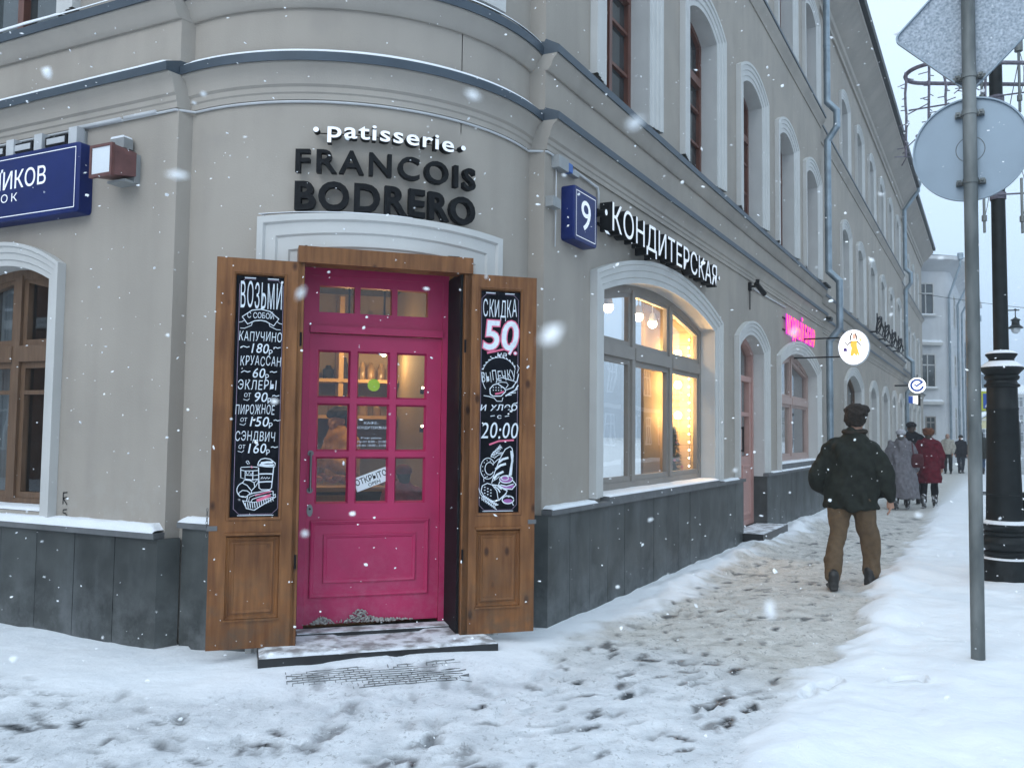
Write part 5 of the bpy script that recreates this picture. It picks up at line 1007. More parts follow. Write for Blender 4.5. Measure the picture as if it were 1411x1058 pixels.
mb = MB(); mb.prism(fc, inn, -.062, -.057, 0); band(mb, fc, pts, inn, [(0, -.066), (0, -.036), (1, -.036), (1, -.058)], 1, True); mb.build('sign_plate', [M['signsnow'], M['signback']], ds, 30); clamp(ds, 3.945, .10); clamp(ds, 4.6, .12)
# ------------------------------------------------------------------ cast iron street lamp
lx, ly = 5.10, 8.90
sl_ = thing('street_lamp', 'tall black cast iron street lamp with ringed base beside the sign post', 'street lamp', (lx, ly, 0)); s = 1.0
mb = MB(); c = Vector((lx, ly, 0))
mb.lathe(c, [(.235, -.2), (.235, .235), (.225, .26), (.20, .275), (.185, .285), (.20, .30), (.20, .325), (.175, .345), (.205, .37), (.222, .41), (.222, .44), (.20, .48), (.185, .495), (.20, .51), (.20, .53), (.19, .54)], 36); mb.lathe(c, [(.17, .53), (.20, .555), (.235, .60), (.235, .615), (.22, .622), (.185, .63), (.172, .66), (.17, .70), (.158, 1.2), (.146, 1.78), (.150, 1.79), (.150, 1.81), (.144, 1.82), (.142, 2.02), (.165, 2.03), (.167, 2.05), (.145, 2.065), (.138, 2.09), (.16, 2.11), (.165, 2.135), (.15, 2.15), (.19, 2.195), (.205, 2.21), (.205, 2.222), (.17, 2.262), (.13, 2.29), (.115, 2.31), (.13, 2.335), (.15, 2.36), (.148, 2.37), (.11, 2.395), (.073, 2.40)], 36); mb.build('base', M['iron'], sl_, 35)
mb = MB(); mb.tube([(lx, ly, 2.39), (lx+.003, ly, 7.5)], [.072, .056], 22); mb.tube([(lx, ly, 7.3), (lx-.5, ly+.2, 7.7), (lx-1.2, ly+.5, 7.7)], .03, 8); mb.build('post', M['iron'], sl_, 50)
mb = MB(); mb.lathe(c, [(.225, .617), (.222, .640), (.20, .652), (.165, .655)], 30); mb.build('ring_snow', M['snow'], sl_, 50)
mb = MB(); mb.lathe(c, [(.198, 2.224), (.195, 2.24), (.16, 2.272), (.125, 2.296), (.11, 2.30)], 30); mb.build('ring_snow', M['snow'], sl_, 50); mb = MB(); mb.lathe(c, [(.145, 2.371), (.14, 2.38), (.11, 2.40), (.072, 2.41)], 30); mb.build('ring_snow', M['snow'], sl_, 50)
mb = MB(); mb.lathe(c, [(.228, .262), (.226, .27), (.19, .281), (.16, .28)], 30); mb.build('ring_snow', M['snow'], sl_, 50)
mb = MB(); mb.tube([c+Vector((.27*math.cos(t), .27*math.sin(t), .92)) for t in np.linspace(0, 2*PI, 40)], .006, 6)
for k in range(3): a = 2*PI*k/3+.3; mb.tube([c+Vector((.15*math.cos(a), .15*math.sin(a), .92)), c+Vector((.27*math.cos(a), .27*math.sin(a), .92))], .005, 5)
mb.build('hoop', M['iron'], sl_, 50)
lb = thing('litter_bin', 'small black litter bin mostly hidden behind the cast iron lamp base', 'bin', (5.42, 9.05, 0)); mb = MB(); mb.lathe((5.46, 9.05, 0), [(.14, .30), (.155, .32), (.155, .82), (.15, .84), (.13, .84), (.12, .5)], 18); mb.tube([(5.46, 9.05, -.1), (5.46, 9.05, .31)], .03, 8); mb.build('body', M['black'], lb, 40); mb = MB(); mb.lathe((5.46, 9.05, .88), [(.17, 0), (.16, .03), (.02, .06)], 18); mb.tube([(5.34, 9.05, .8), (5.34, 9.05, .9)], .01, 6); mb.tube([(5.58, 9.05, .8), (5.58, 9.05, .9)], .01, 6); mb.build('lid', M['black'], lb, 40)
# festive light frame strapped round the lamp post
M['wire_lilac'] = mat('snowy_garland_cable', (.085, .075, .10), .7, .35, 30, col2=(.20, .19, .23))
gf = thing('light_garland', 'unlit festive light frame with hanging twig strings round the upper lamp post', 'garland', (lx, ly, 5.3))
mb = MB(); z = 5.36; hx, hr = .66, .27; loop = []
for k in range(21): a = PI/2+PI*k/20; loop.append((lx-hx+hr*math.cos(a), ly+hr*math.sin(a), z))
for k in range(21): a = -PI/2+PI*k/20; loop.append((lx+hx+hr*math.cos(a), ly+hr*math.sin(a), z))
mb.tube(loop+[loop[0]], .022, 8); 
for zz in (5.06, 4.02):
    mb.tube([(lx-.95, ly-.05, zz-.13), (lx, ly-.08, zz+.03), (lx+.9, ly-.08, zz+.16)] if zz > 5 else [(lx-.24, ly-.09, zz), (lx+.24, ly-.09, zz+.03)], .009, 6); mb.tube([(lx, ly, zz-.02), (lx, ly, zz+.05)], .078, 14)
mb.build('frame', M['wire_lilac'], gf, 50)
mb = MB()
for dx in (-.215, .18):
    for z0, z1 in ((3.62, 4.2), (4.9, 5.55)): mb.tube([(lx+dx, ly-.12, z0), (lx+dx, ly-.12, z1)], .014, 8); mb.tube([(lx+dx, ly-.12, z0+.12), (lx+dx, ly-.12, z0+.18)], .026, 8); mb.tube([(lx+dx+.05*math.sin(t), ly-.12, z0+.15+.17*t) for t in np.linspace(0, PI, 9)], .004, 5)
mb.tube([(lx+.18, ly-.12, 5.55), (lx+.18, ly-.12, 5.72)], .04, 10); mb.build('tube_lamp', M['galv'], gf, 50)
rg = random.Random(12)
for k, (dx, dy, z0, z1) in enumerate(((-.955, 0, 4.45, 5.36), (-.84, -.26, 4.55, 5.8), (-.70, -.33, 4.6, 5.36), (-.52, -.34, 4.5, 5.36), (-.3, -.34, 4.6, 5.36), (.30, -.3, 3.6, 5.9), (.37, -.2, 4.3, 5.75), (.62, -.34, 3.9, 5.36), (.9, -.1, 4.0, 5.36))):
    mb = MB(); p0 = Vector((lx+dx, ly+dy, 0)); mb.tube([p0+Vector((rg.uniform(-.008, .008), rg.uniform(-.008, .008), z1-(z1-z0)*i/8)) for i in range(9)], .014, 6); zz = z0
    while zz < z1-.04:
        a = rg.random()*2*PI; d = Vector((math.cos(a), math.sin(a), rg.uniform(-.25, .25)))*rg.uniform(.04, .10); q_ = p0+Vector((0, 0, zz)); mb.tube([q_, q_+d], .0055, 4); zz += rg.uniform(.03, .06)
    for j in range(5): a = rg.random()*2*PI; q_ = p0+Vector((0, 0, z0+rg.random()*.12)); mb.tube([q_, q_+Vector((math.cos(a)*.13, math.sin(a)*.13, rg.uniform(-.06, .1)))], .006, 5)
    mb.build('light_string', M['wire_lilac'], gf, 50)
mb = MB(); mb.tube([(lx-.62, ly-.34, 5.0), (lx-.5, ly-.34, 5.1), (lx-.36, ly-.34, 5.04)], .006, 5); mb.tube([(lx-.95, ly, 4.9), (lx-.84, ly-.25, 4.93)], .006, 5); mb.tube([(lx+.2, ly-.1, 5.5), (lx+.05, ly-.1, 4.8), (lx, ly-.1, 4.5)], .005, 5); mb.build('cable', M['wire_lilac'], gf)
# second lamp post down the street with its hanging lantern
qx, qy = 17.36, 30.0
t2 = thing('street_lamp', 'distant black street lamp with one hanging round lantern behind the near lamp post', 'street lamp', (qx, qy, 0)); mb = MB(); mb.lathe((qx, qy, 0), [(.2, -.1), (.2, .5), (.14, .7), (.12, 2.2), (.16, 2.3), (.08, 2.4), (.06, 7)], 16); mb.build('post', M['iron'], t2, 40)
mb = MB(); mb.tube([(qx, qy, 5.98), (qx+.5, qy, 6.0)], .022, 6); mb.tube([(qx+.36, qy, 6.0), (qx+.36, qy, 5.75)], .02, 6); mb.sphere((qx+.36, qy, 6.02), .035); mb.build('arm', M['iron'], t2, 40)
mb = MB(); mb.lathe((qx+.36, qy, 5.35), [(.02, .4), (.06, .36), (.15, .31), (.16, .28), (.12, .26), (.13, .12), (.24, .03), (.24, .0), (.05, .01)], 20); mb.build('lantern_hood', M['iron'], t2, 40); mb = MB(); mb.sphere((qx+.36, qy, 5.33), .15, .15, .17, 16); mb.build('globe', M['lampglass'], t2, 60)
# pedestrian crossing sign on its own post
cx_, cy_ = 22.32, 40.0; cr = thing('crossing_sign', 'blue pedestrian crossing sign with a yellow border half hidden by the lamp base', 'road sign', (cx_, cy_, 0)); fc = Face((cx_+.05, cy_, 3.2), 0)
mb = MB(); mb.tube([(cx_, cy_+.08, -.1), (cx_, cy_+.08, 4.6)], .05, 8); mb.build('post', M['galv'], cr); mb = MB(); mb.bar(fc, -.46, .46, -.46, .46, .0, .02, 0); mb.bar(fc, -.35, .35, -.35, .35, .02, .026, 1); mb.prism(fc, [(-.28, -.28), (.28, -.28), (0, .28)], .026, .032, 2)
for a, b in (((-.02, .12), (0, -.05)), ((0, -.05), (-.1, -.25)), ((0, -.05), (.1, -.24)), ((0, .08), (.09, -.02)), ((0, .08), (-.08, 0))): stroke(mb, fc, [a, b], .045, .033, 3)
mb.prism(fc, ell(.0, .17, .035, .035, 0, 330, 10), .032, .034, 3); mb.build('sign_plate', [mat('fluorescent_yellow', (.55, .58, .03), .5), mat('sign_blue', (.01, .08, .42), .4), M['white'], M['dark']], cr); mb = MB(); mb.bar(fc, -.40, .12, .60, 1.25, .0, .03); mb.build('back_plate', M['signback'], cr)
# overhead cable
mb = MB(); A_, B_ = RP.P(40, 8.5, 0), Vector((40, 40, 9)); mb.tube([A_+(B_-A_)*t-Vector((0, 0, 1.2*math.sin(PI*t))) for t in np.linspace(0, 1, 16)], .012, 4); tag(mb.build('overhead_cable', M['black']), 'thin dark cable slung high across the street in the distance', 'cable')
# ------------------------------------------------------------------ people
def fused(mb, name, mats, parent, vox, smooth=4, wrinkle=0, ws=6, seed=1, strength=None):
    o = _old_build(mb, name, mats if isinstance(mats, list) else [mats], None); m = o.modifiers.new('r', 'REMESH'); m.mode = 'VOXEL'; m.voxel_size = vox
    if smooth: s = o.modifiers.new('s', 'SMOOTH'); s.iterations = smooth; s.factor = .5
    bpy.context.view_layer.update(); me = bpy.data.meshes.new_from_object(o.evaluated_get(bpy.context.evaluated_depsgraph_get()))
    old = o.data; o.data = me; o.modifiers.clear(); bpy.data.meshes.remove(old); me.name = name
    n = len(me.vertices); co = np.empty(n*3, np.float32); me.vertices.foreach_get('co', co); co = co.reshape(-1, 3)
    if wrinkle:
        no = np.empty(n*3, np.float32); me.vertices.foreach_get('normal', no); no = no.reshape(-1, 3); sx = np.array(strength or (1, 1, 1)); q = co*ws*sx
        v = (vnoise(q[:, 0]+50+q[:, 2]*.6, q[:, 2]+seed*7+50, seed)-.5)+(vnoise(q[:, 1]*1.3+80, q[:, 2]*1.4+q[:, 0]*.8+seed*3+60, seed+4)-.5)+.5*(vnoise(q[:, 0]*2.6+99, q[:, 2]*2.2+q[:, 1]*2+seed+70, seed+9)-.5)
        co = co+no*(v*wrinkle)[:, None]; me.vertices.foreach_set('co', co.ravel().astype(np.float32))
    me.polygons.foreach_set('use_smooth', [True]*len(me.polygons)); me.update()
    if parent: o.parent = parent
    return o
def cloth(name, c, rough=.9, var=.18, scale=18, bump=.3, bs=180, **k): return mat(name, c, rough, var, scale, bump, bs, spec=.15, bump_dist=.003, **k)
M['skin'] = mat('skin', (.42, .24, .17), .6, .08, 20); M['sole'] = mat('boot_leather', (.018, .017, .016), .5, .3, 20)
M['bootsnow'] = mat('boot_with_snow', (.03, .03, .03), .8, .3, 14, col2=(.62, .64, .67), thr=(.47, .60))
def limb(mb, pts, rs, n=14, mi=0): 
    P = [Vector(p) for p in pts]; f = []; fr = []
    for i in range(len(P)-1):
        for k in range(4): t = k/4; f.append(P[i]*(1-t)+P[i+1]*t); a, b = rs[i], rs[i+1]; a = a if isinstance(a, tuple) else (a, a); b = b if isinstance(b, tuple) else (b, b); fr.append((a[0]*(1-t)+b[0]*t, a[1]*(1-t)+b[1]*t))
    f.append(P[-1]); q = rs[-1]; fr.append(q if isinstance(q, tuple) else (q, q)); mb.tube(f, fr, n, mi)
    for p, r in zip(P, rs): r = r if not isinstance(r, tuple) else min(r); mb.sphere(p, r*.97, n=10, mi=mi)
def rings_z(mb, L, n=24):     # (z, rx, ry, cx, cy)
    mb.rings([[Vector((cx+rx*math.cos(2*PI*k/n), cy+ry*math.sin(2*PI*k/n), z)) for k in range(n)] for z, rx, ry, cx, cy in L])
def hand(mb, w, d, side, r=1.0):
    # palm with four fingers and a thumb, slightly curled; w wrist, d direction the fingers point
    w = Vector(w); d = Vector(d).normalized(); fwd = Vector((0, 1, 0)); fwd = (fwd-d*fwd.dot(d)).normalized(); lat = d.cross(fwd)*(1 if side > 0 else -1)      # back of hand faces outwards
    limb(mb, [w, w+d*.045, w+d*.09], [(.026*r, .020*r), (.036*r, .018*r), (.038*r, .016*r)], 10)
    for i, (q, ln) in enumerate(((.028, .068), (.010, .078), (-.009, .072), (-.026, .056))):
        b = w+d*.088+fwd*q*r; k = b+d*ln*.5*r-lat*.010; t = k+d*ln*.42*r-lat*.022; limb(mb, [b, k, t], [.0092*r, .0088*r, .0072*r], 8)
    b = w+d*.030+fwd*.028*r; limb(mb, [b, b+d*.030+fwd*.022-lat*.01, b+d*.058+fwd*.026-lat*.016], [.012*r, .0105*r, .0085*r], 8)
def boot(mb, p, yaw, L=.28, hgt=.12, pitch=0, w=.048):
    c, s = math.cos(yaw), math.sin(yaw); cp, sp = math.cos(pitch), math.sin(pitch)
    def T(y, z, x=0): yy = y*cp-z*sp; zz = y*sp+z*cp; return Vector((p[0]+x*c-yy*s, p[1]+x*s+yy*c, p[2]+zz))
    R = []
    for y, rx, zt in ((-.10, .028, .075), (-.085, .040, .095), (-.03, .043, .105), (.03, .045, .085), (.09, .051, .062), (.14, .050, .048), (.172, .036, .034), (.182, .018, .022)):
        R.append([T(y, zt*.5+zt*.5*math.sin(t), rx*math.cos(t)*(1.0 if math.sin(t) < .3 else .9)*w/.048) for t in (2*PI*k/14 for k in range(14))])
    mb.rings(R)
    limb(mb, [T(-.045, .07), T(-.04, hgt)], [.046*w/.048, .05*w/.048], 12)
    mb.box8([T(-.105, 0, -.036), T(-.105, 0, .036), T(.15, 0, .045), T(.15, 0, -.045), T(-.105, .022, -.036), T(-.105, .022, .036), T(.15, .022, .045), T(.15, .022, -.045)])
def head(mb, c, yaw=0, k=1.0, tilt=0):
    c = Vector(c); Rz = Matrix.Rotation(yaw, 3, 'Z') @ Matrix.Rotation(tilt, 3, 'X')
    def T(x, y, z): return c+Rz @ Vector((x*k, y*k, z*k))
    def S(x, y, z, rx, ry, rz):
        m2 = MB(); m2.sphere((0, 0, 0), rx*k, ry*k, rz*k, 16); mb.add([T(x, y, z)+Rz @ Vector(v) for v in m2.v], m2.f)
    S(0, -.012, .035, .077, .095, .088); S(0, .018, -.045, .060, .068, .075); S(0, .045, -.085, .034, .030, .03); S(0, .092, -.012, .013, .022, .026); S(0, .082, .02, .045, .012, .012); S(0, .082, -.058, .024, .010, .010)
    for s_ in (-1, 1): S(s_*.079, -.012, -.005, .010, .022, .033); S(s_*.036, .068, -.028, .022, .02, .02)
    limb(mb, [T(0, -.02, -.05), T(0, -.035, -.17)], [.056*k, .062*k], 14); return T
def eyes(T, par):
    for s_ in (-1, 1): m2 = MB(); m2.sphere(T(s_*.031, .082, .005), .0115, n=8); m2.build('eye', M['white'], par, 60); m2 = MB(); m2.sphere(T(s_*.031, .090, .005), .006, n=6); m2.build('pupil', M['dark'], par, 60)
    m2 = MB(); m2.tube([T(-.024, .0905, -.062), T(0, .094, -.060), T(.024, .0905, -.062)], .0035, 6); m2.build('mouth', M['rustred'], par)
def place(o, x, y, yaw, lab, z=0, group=None): o.location = (x, y, z); o.rotation_euler = (0, 0, yaw); tag(o, lab, 'person', group); return o
# man in the foreground walking away. Local axes: x right, y forward, z up
HEADING = math.atan2(RP.u.y, RP.u.x)-PI/2
b = MB(); hc = (.035, .10, 1.655); T = head(b, hc, -.30, 1.0, -.10)
limb(b, [(0, .0, .95), (0, .03, 1.2), (.01, .06, 1.45)], [(.13, .09), (.12, .08), (.10, .07)]); limb(b, [(-.14, .045, 1.39), (.16, .045, 1.39)], [.045, .045]); limb(b, [(0.02, .07, 1.42), (.025, .085, 1.53)], [.06, .055])
aL_ = [(-.175, .04, 1.375), (-.315, -.01, 1.13), (-.265, .13, .93)]; aR_ = [(.195, .04, 1.375), (.315, .02, 1.14), (.345, .10, .87)]
limb(b, aL_, [.042, .038, .03]); limb(b, aR_, [.042, .038, .030]); hand(b, (.345, .10, .875), (.03, .16, -1), 1); hand(b, (-.255, .14, .94), (.5, .6, -.55), -1)
lL = [(-.11, -.02, .93), (-.125, -.06, .50), (-.135, -.265, .09)]; lR = [(.10, .0, .93), (.135, .12, .52), (.145, .245, .11)]
limb(b, lL, [.08, .055, .035]); limb(b, lR, [.08, .055, .035])
man = fused(b, 'person', M['skin'], None, .0075, 2)
j = MB(); rings_z(j, [(.775, .268, .19, .0, .02), (.80, .278, .20, .0, .02), (.88, .268, .19, .0, .02), (1.0, .255, .175, .0, .02), (1.12, .255, .175, .005, .025), (1.28, .268, .178, .008, .035), (1.38, .258, .165, .01, .045), (1.44, .205, .135, .015, .055), (1.49, .14, .11, .02, .07), (1.555, .098, .098, .025, .085), (1.58, .092, .094, .028, .09)])
limb(j, [(-.178, .04, 1.385), (-.255, .015, 1.27), (-.315, -.02, 1.12), (-.30, .05, 1.02), (-.255, .13, .94)], [.094, .098, .096, .09, .072]); limb(j, [(.198, .04, 1.385), (.265, .03, 1.26), (.310, .02, 1.12), (.335, .06, .99), (.345, .095, .885)], [.094, .096, .092, .082, .066])
M['jacket'] = cloth('dark_green_black_jacket', (.018, .021, .017), .75, .3); jk = fused(j, 'jacket', M['jacket'], man, .013, 2, .042, 8, 3, (1, 1, .75))
j = MB()
for z, r_, c_ in ((1.545, .103, (.025, .082)),): j.tube([Vector((c_[0]+r_*math.cos(t), c_[1]+r_*math.sin(t), z+.012*math.sin(t))) for t in np.linspace(0, 2*PI, 22)], .026, 8)
fused(j, 'collar', cloth('brown_collar', (.035, .028, .022)), man, .01, 2)
j = MB(); rings_z(j, [(.80, .205, .138, 0, .02), (.90, .20, .13, 0, .02), (.96, .18, .12, 0, .02)]); limb(j, [(-.11, .0, .84), (-.118, -.02, .70), (-.128, -.06, .48), (-.14, -.15, .30), (-.142, -.25, .115)], [.122, .112, .096, .086, .082]); limb(j, [(.11, .01, .84), (.125, .06, .68), (.15, .125, .50), (.16, .175, .32), (.152, .235, .125)], [.122, .110, .094, .086, .082])
M['trousers'] = cloth('brown_trousers', (.125, .085, .052), .9, .15); fused(j, 'trousers', M['trousers'], man, .013, 3, .028, 9, 8, (1, 1, .8))
for p, yw, pt in (((-.138, -.265, -.005), .28, 0), ((.150, .235, .005), -.30, .06)): j = MB(); boot(j, p, yw, pitch=pt, hgt=.15, w=.055); fused(j, 'boot', M['sole'], man, .008, 2)
j = MB(); hy = (hc[0], hc[1]); rings_z(j, [(hc[2]+.008, .100, .122, hy[0], hy[1]-.012), (hc[2]+.03, .112, .132, hy[0], hy[1]-.012), (hc[2]+.075, .118, .138, hy[0]+.002, hy[1]-.012), (hc[2]+.11, .122, .140, hy[0]+.003, hy[1]-.012), (hc[2]+.15, .100, .118, hy[0]+.003, hy[1]-.012), (hc[2]+.162, .06, .07, hy[0], hy[1]-.01)])
rings_z(j, [(hc[2]-.055, .088, .09, hy[0], hy[1]-.03), (hc[2]+.01, .098, .112, hy[0], hy[1]-.018), (hc[2]+.03, .1, .12, hy[0], hy[1]-.018)])
M['fur'] = mat('brown_black_fur', (.022, .016, .012), .95, .5, 60, .8, 120, bump_dist=.01); fused(j, 'fur_cap', M['fur'], man, .012, 1, .020, 26, 5)
place(man, 3.43, 8.67, HEADING-.02, 'man walking away in a black green jacket, brown trousers and dark fur cap')
# generic walker for the smaller figures
def walker(x, y, yaw, lab, h=1.7, coat=(.1, .1, .1), clen=.85, cw=1.0, legs=(.02, .02, .022), hat=None, hatc=(.05, .05, .05), bootm='sole', stride=.22, arms=((-.25, -.1), (.25, .12)), lean=0, seed=1, flare=1.0, bag=None, hood=False, fronts=False, fur=False, armz=.86, group=None, hair=(.05, .03, .02), rough=.9):
    s = h/1.72; b = MB(); T = head(b, (0, .05+lean, 1.57), 0, 1.0)
    limb(b, [(0, 0, .9), (0, .02, 1.15), (0, .03+lean*.6, 1.40)], [(.12, .08), (.11, .08), (.10, .07)]); limb(b, [(-.15, .02, 1.37), (.15, .02, 1.37)], [.05, .05])
    A = []
    for sd, (dx, dy) in zip((-1, 1), arms): A.append([(sd*.17, .02, 1.37), (sd*(.25), dy*.3-.02, 1.10), (sd*.25+dx*.12, dy+.05, armz)])
    for sd, q in zip((-1, 1), A): limb(b, q, [.045, .038, .028]); hand(b, q[2], (0, .2, -1), sd)
    f = [(-.10, -stride, .0), (.10, stride, .0)]; K = [[(-.09, 0, .9), (-.10, -stride*.2, .48), (-.10, -stride-.01, .10)], [(.09, 0, .9), (.10, stride*.75, .50), (.10, stride, .10)]]
    for q in K: limb(b, q, [.075, .052, .036])
    p = fused(b, 'person', M['skin'], None, .011, 2)
    zb = 1.45-clen; L = []
    for t in np.linspace(0, 1, 8): z = zb+(1.40-zb)*t; rx = (.235*flare*(1-t)+.205*t)*cw; L.append((z, rx-.015*math.sin(PI*t), (.19*flare*(1-t)+.14*t)*cw, 0, .01+lean*.5*t))
    L += [(1.445, .14*cw, .11, 0, .03+lean*.6), (1.50, .085, .085, 0, .04+lean*.8), (1.525, .075, .08, 0, .045+lean)]
    j = MB(); rings_z(j, L)
    for q in A: limb(j, [q[0], q[1], tuple(np.array(q[1])*.12+np.array(q[2])*.88)], [.085*cw, .078*cw, .062*cw*(1.25 if flare > 1.1 else 1)])
    cm = mat('coat', coat, rough, .25, 14, .5 if fur else .25, 70, spec=.15, bump_dist=.012 if fur else .004); fused(j, 'coat', cm, p, .02, 2, .045 if fur else .022, 9 if not fur else 11, seed, (1.4, 1.4, .35) if fur else None)
    j = MB()
    for q in K: limb(j, [q[0], q[1], (q[2][0], q[2][1], .13)], [.095, .078, .062])
    fused(j, 'trousers', cloth('trousers', legs), p, .016, 2, .015, 10, seed+2)
    for q in f: j = MB(); boot(j, q, 0, hgt=.26); fused(j, 'boot', M[bootm], p, .013, 1)
    hx, hy, hz = 0, .05+lean, 1.57; hm = mat('hat', hatc, .95, .3, 40, .5, 90)
    if hat == 'fur': j = MB(); rings_z(j, [(hz, .095, .115, hx, hy-.015), (hz+.03, .115, .13, hx, hy-.01), (hz+.11, .12, .135, hx, hy-.01), (hz+.15, .085, .10, hx, hy-.01)]); fused(j, 'hat', hm, p, .015, 1, .02, 26, seed)
    elif hat == 'beret': j = MB(); rings_z(j, [(hz+.03, .09, .11, hx, hy-.015), (hz+.06, .105, .122, hx, hy-.015), (hz+.10, .10, .118, hx, hy-.015), (hz+.145, .05, .06, hx, hy-.015)]); fused(j, 'hat', hm, p, .012, 2, .012, 22, seed)
    elif hat == 'hood': j = MB(); j.sphere((hx, hy-.02, hz+.01), .118, .128, .15, 16); j.sphere((0, .0, 1.46), .13, .11, .06, 14); fused(j, 'hood', hm, p, .014, 2, .015, 16, seed)
    j = MB(); j.sphere((hx, hy-.028, hz+.035), .084, .098, .092, 16); j.sphere((hx, hy-.075, hz-.03), .07, .045, .07, 12); fused(j, 'hair', mat('hair', hair, .6, .3, 40), p, .012, 1)
    if fronts: eyes(T, p)
    p.scale = (s, s, s); return place(p, x, y, yaw, lab)
HD = HEADING
walker(8.15, 17.95, HD, 'woman walking away in a long grey fur coat and pale knitted beret', 1.66, (.165, .16, .175), 1.22, 1.12, (.015, .015, .017), 'beret', (.42, .42, .45), 'bootsnow', .14, ((-.15, .0), (.35, .10)), 0, 4, 1.32, fur=True, hair=(.10, .095, .09))
hb_ = thing('handbag', 'dusky red shoulder bag carried on the right arm of the grey fur coat', 'handbag', (8.38, 17.72, 1.0)); mb = MB()
mb.rings([[Vector((8.40+.13*q*math.cos(t), 17.76+.05*q*math.sin(t), z)) for t in (2*PI*k/16 for k in range(16))] for z, q in ((.86, .5), (.875, .85), (.93, 1.0), (1.05, .98), (1.13, .85), (1.15, .5))]); mb.build('bag_body', cloth('dusky_red_leather', (.07, .018, .022), .6), hb_, 50); mb = MB(); mb.tube([(8.30, 17.72, 1.14), (8.30, 17.78, 1.38), (8.42, 17.75, 1.38), (8.50, 17.74, 1.14)], .012, 6); mb.build('strap', cloth('bag_strap', (.09, .025, .03), .6), hb_)
walker(8.92, 18.35, HD, 'woman walking away in a dark red knee length coat and rust brown fur hat', 1.69, (.105, .010, .020), .92, 1.05, (.008, .008, .010), 'fur', (.13, .045, .02), 'bootsnow', .12, ((.1, .12), (-.1, .14)), 0, 6, 1.08)
walker(9.0, 19.3, HD, 'person in black cap and coat hidden between the grey and the red coat', 1.84, (.014, .015, .02), .9, 1.0, (.012, .012, .014), 'beret', (.010, .010, .013), 'sole', .2, seed=9)
walker(18.05, 35.5, HD+PI, 'distant walker facing the camera in a pale cream jacket and black trousers', 1.66, (.40, .38, .33), .62, 1.0, (.012, .012, .014), None, (.05, .03, .02), 'sole', .05, ((.5, .2), (-.5, .2)), 0, 11, fronts=True, hair=(.035, .025, .02))
walker(18.95, 36.2, HD+PI+.3, 'distant walker in a black jacket and dark trousers left of the olive hooded jacket', 1.60, (.018, .018, .022), .75, 1.0, (.03, .035, .05), 'beret', (.03, .025, .02), 'sole', .12, seed=14)
walker(18.95, 34.7, HD, 'distant walker in a dark olive hooded jacket and blue jeans beside the steel post', 1.76, (.028, .030, .024), .82, 1.1, (.05, .09, .16), 'hood', (.022, .024, .02), 'sole', .14, seed=17)
walker(19.65, 36.0, HD, 'distant walker in dark clothes and teal trousers almost hidden behind the steel post', 1.72, (.022, .024, .03), .8, 1.05, (.035, .08, .11), 'hood', (.02, .02, .022), 'sole', .1, seed=21)

ev = math.atan2(-EP.u.y, -EP.u.x)-PI/2; q = EP.P(.10, 0, -2.2)
walker(q.x, q.y, ev+.5, 'shop assistant in an amber shirt reaching out behind the left middle pane of the door', 1.74, (.50, .27, .07), .75, .95, (.02, .02, .02), 'beret', (.008, .008, .008), 'sole', .05, ((.3, .38), (-.3, .40)), .03, 31, hair=(.008, .007, .006), armz=1.22)
q = EP.P(.44, 0, -.75)
walker(q.x, q.y, math.atan2(EP.n.y, EP.n.x)+PI/2, 'child in pink jacket and red hat behind the lower right pane of the door', 1.22, (.42, .10, .13), .75, 1.1, (.03, .03, .04), 'beret', (.22, .02, .02), 'sole', .04, seed=33)
# ------------------------------------------------------------------ buildings at the end of the street
def simple_window(par, mp, u0, u1, z0, z1, o=0, fr='white', proud=.03, ledge=False):
    mb = MB(); w = .08; O = [(u0-w, z0-w), (u1+w, z0-w), (u1+w, z1+w), (u0-w, z1+w)]; I = [(u0, z0), (u1, z0), (u1, z1), (u0, z1)]
    band(mb, mp, O, I, [(0, o-.02), (0, o+proud), (1, o+proud), (1, o-.01)], closed=True); mb.bar(mp, (u0+u1)/2-.03, (u0+u1)/2+.03, z0, z1, o-.02, o+proud-.005); mb.bar(mp, u0, u1, z0+(z1-z0)*.66, z0+(z1-z0)*.66+.07, o-.02, o+proud-.004)
    b = mb.build('window', M[fr], par); g = MB(); g.poly(mp, I, o+.008); g.build('pane', M['dglass'], b)
    if ledge: s = MB(); s.bar(mp, u0-.15, u1+.15, z0-.16, z0-.09, o, o+.16); s.build('sill', M['trim'], b); s = MB(); snow_bed(s, lambda u, q: mp.P(u, z0-.09, o+q), u0-.15, u1+.15, .0, .16, .08, 61, 12, 5); s.build('sill_snow', M['snow'], b, 60)
    return b
wb = thing('white_building', 'pale white building with rounded bay and three gutters at the end of the row', 'building', RP.P(47.5, 0)); BU = 47.6
e1_ = Vector((1, .02, 0)).normalized()
WP = Plane((RP.P(BU, 0, -1.6).x, RP.P(BU, 0, -1.6).y), (1, .04))      # end wall facing the camera
L1 = 2.55
mb = MB(); mb.add([WP.P(-6, -.3), WP.P(L1, -.3), WP.P(L1, 11.6), WP.P(-6, 11.6)], [(0, 1, 2, 3)]); cpt = WP.P(L1, 0); su = Vector((RP.u.x+.03, RP.u.y, 0)).normalized(); c_in = cpt+su*.55; arcp = []
for k in range(9): t = k/8; arcp.append(cpt*(1-t)**2+(cpt+WP.u*.55)*2*t*(1-t)+(cpt+WP.u*.55+su*.6)*t*t)
arcp.append(arcp[-1]+su*20); V_ = Vector((0, 0, 1))
for a, b in zip(arcp, arcp[1:]): mb.add([a+V_*-.3, b+V_*-.3, b+V_*11.6, a+V_*11.6], [(0, 1, 2, 3)])
mb.build('wall', M['plaster_pale'], wb, 40)
SPn = Plane((arcp[-2].x, arcp[-2].y), (su.x, su.y))
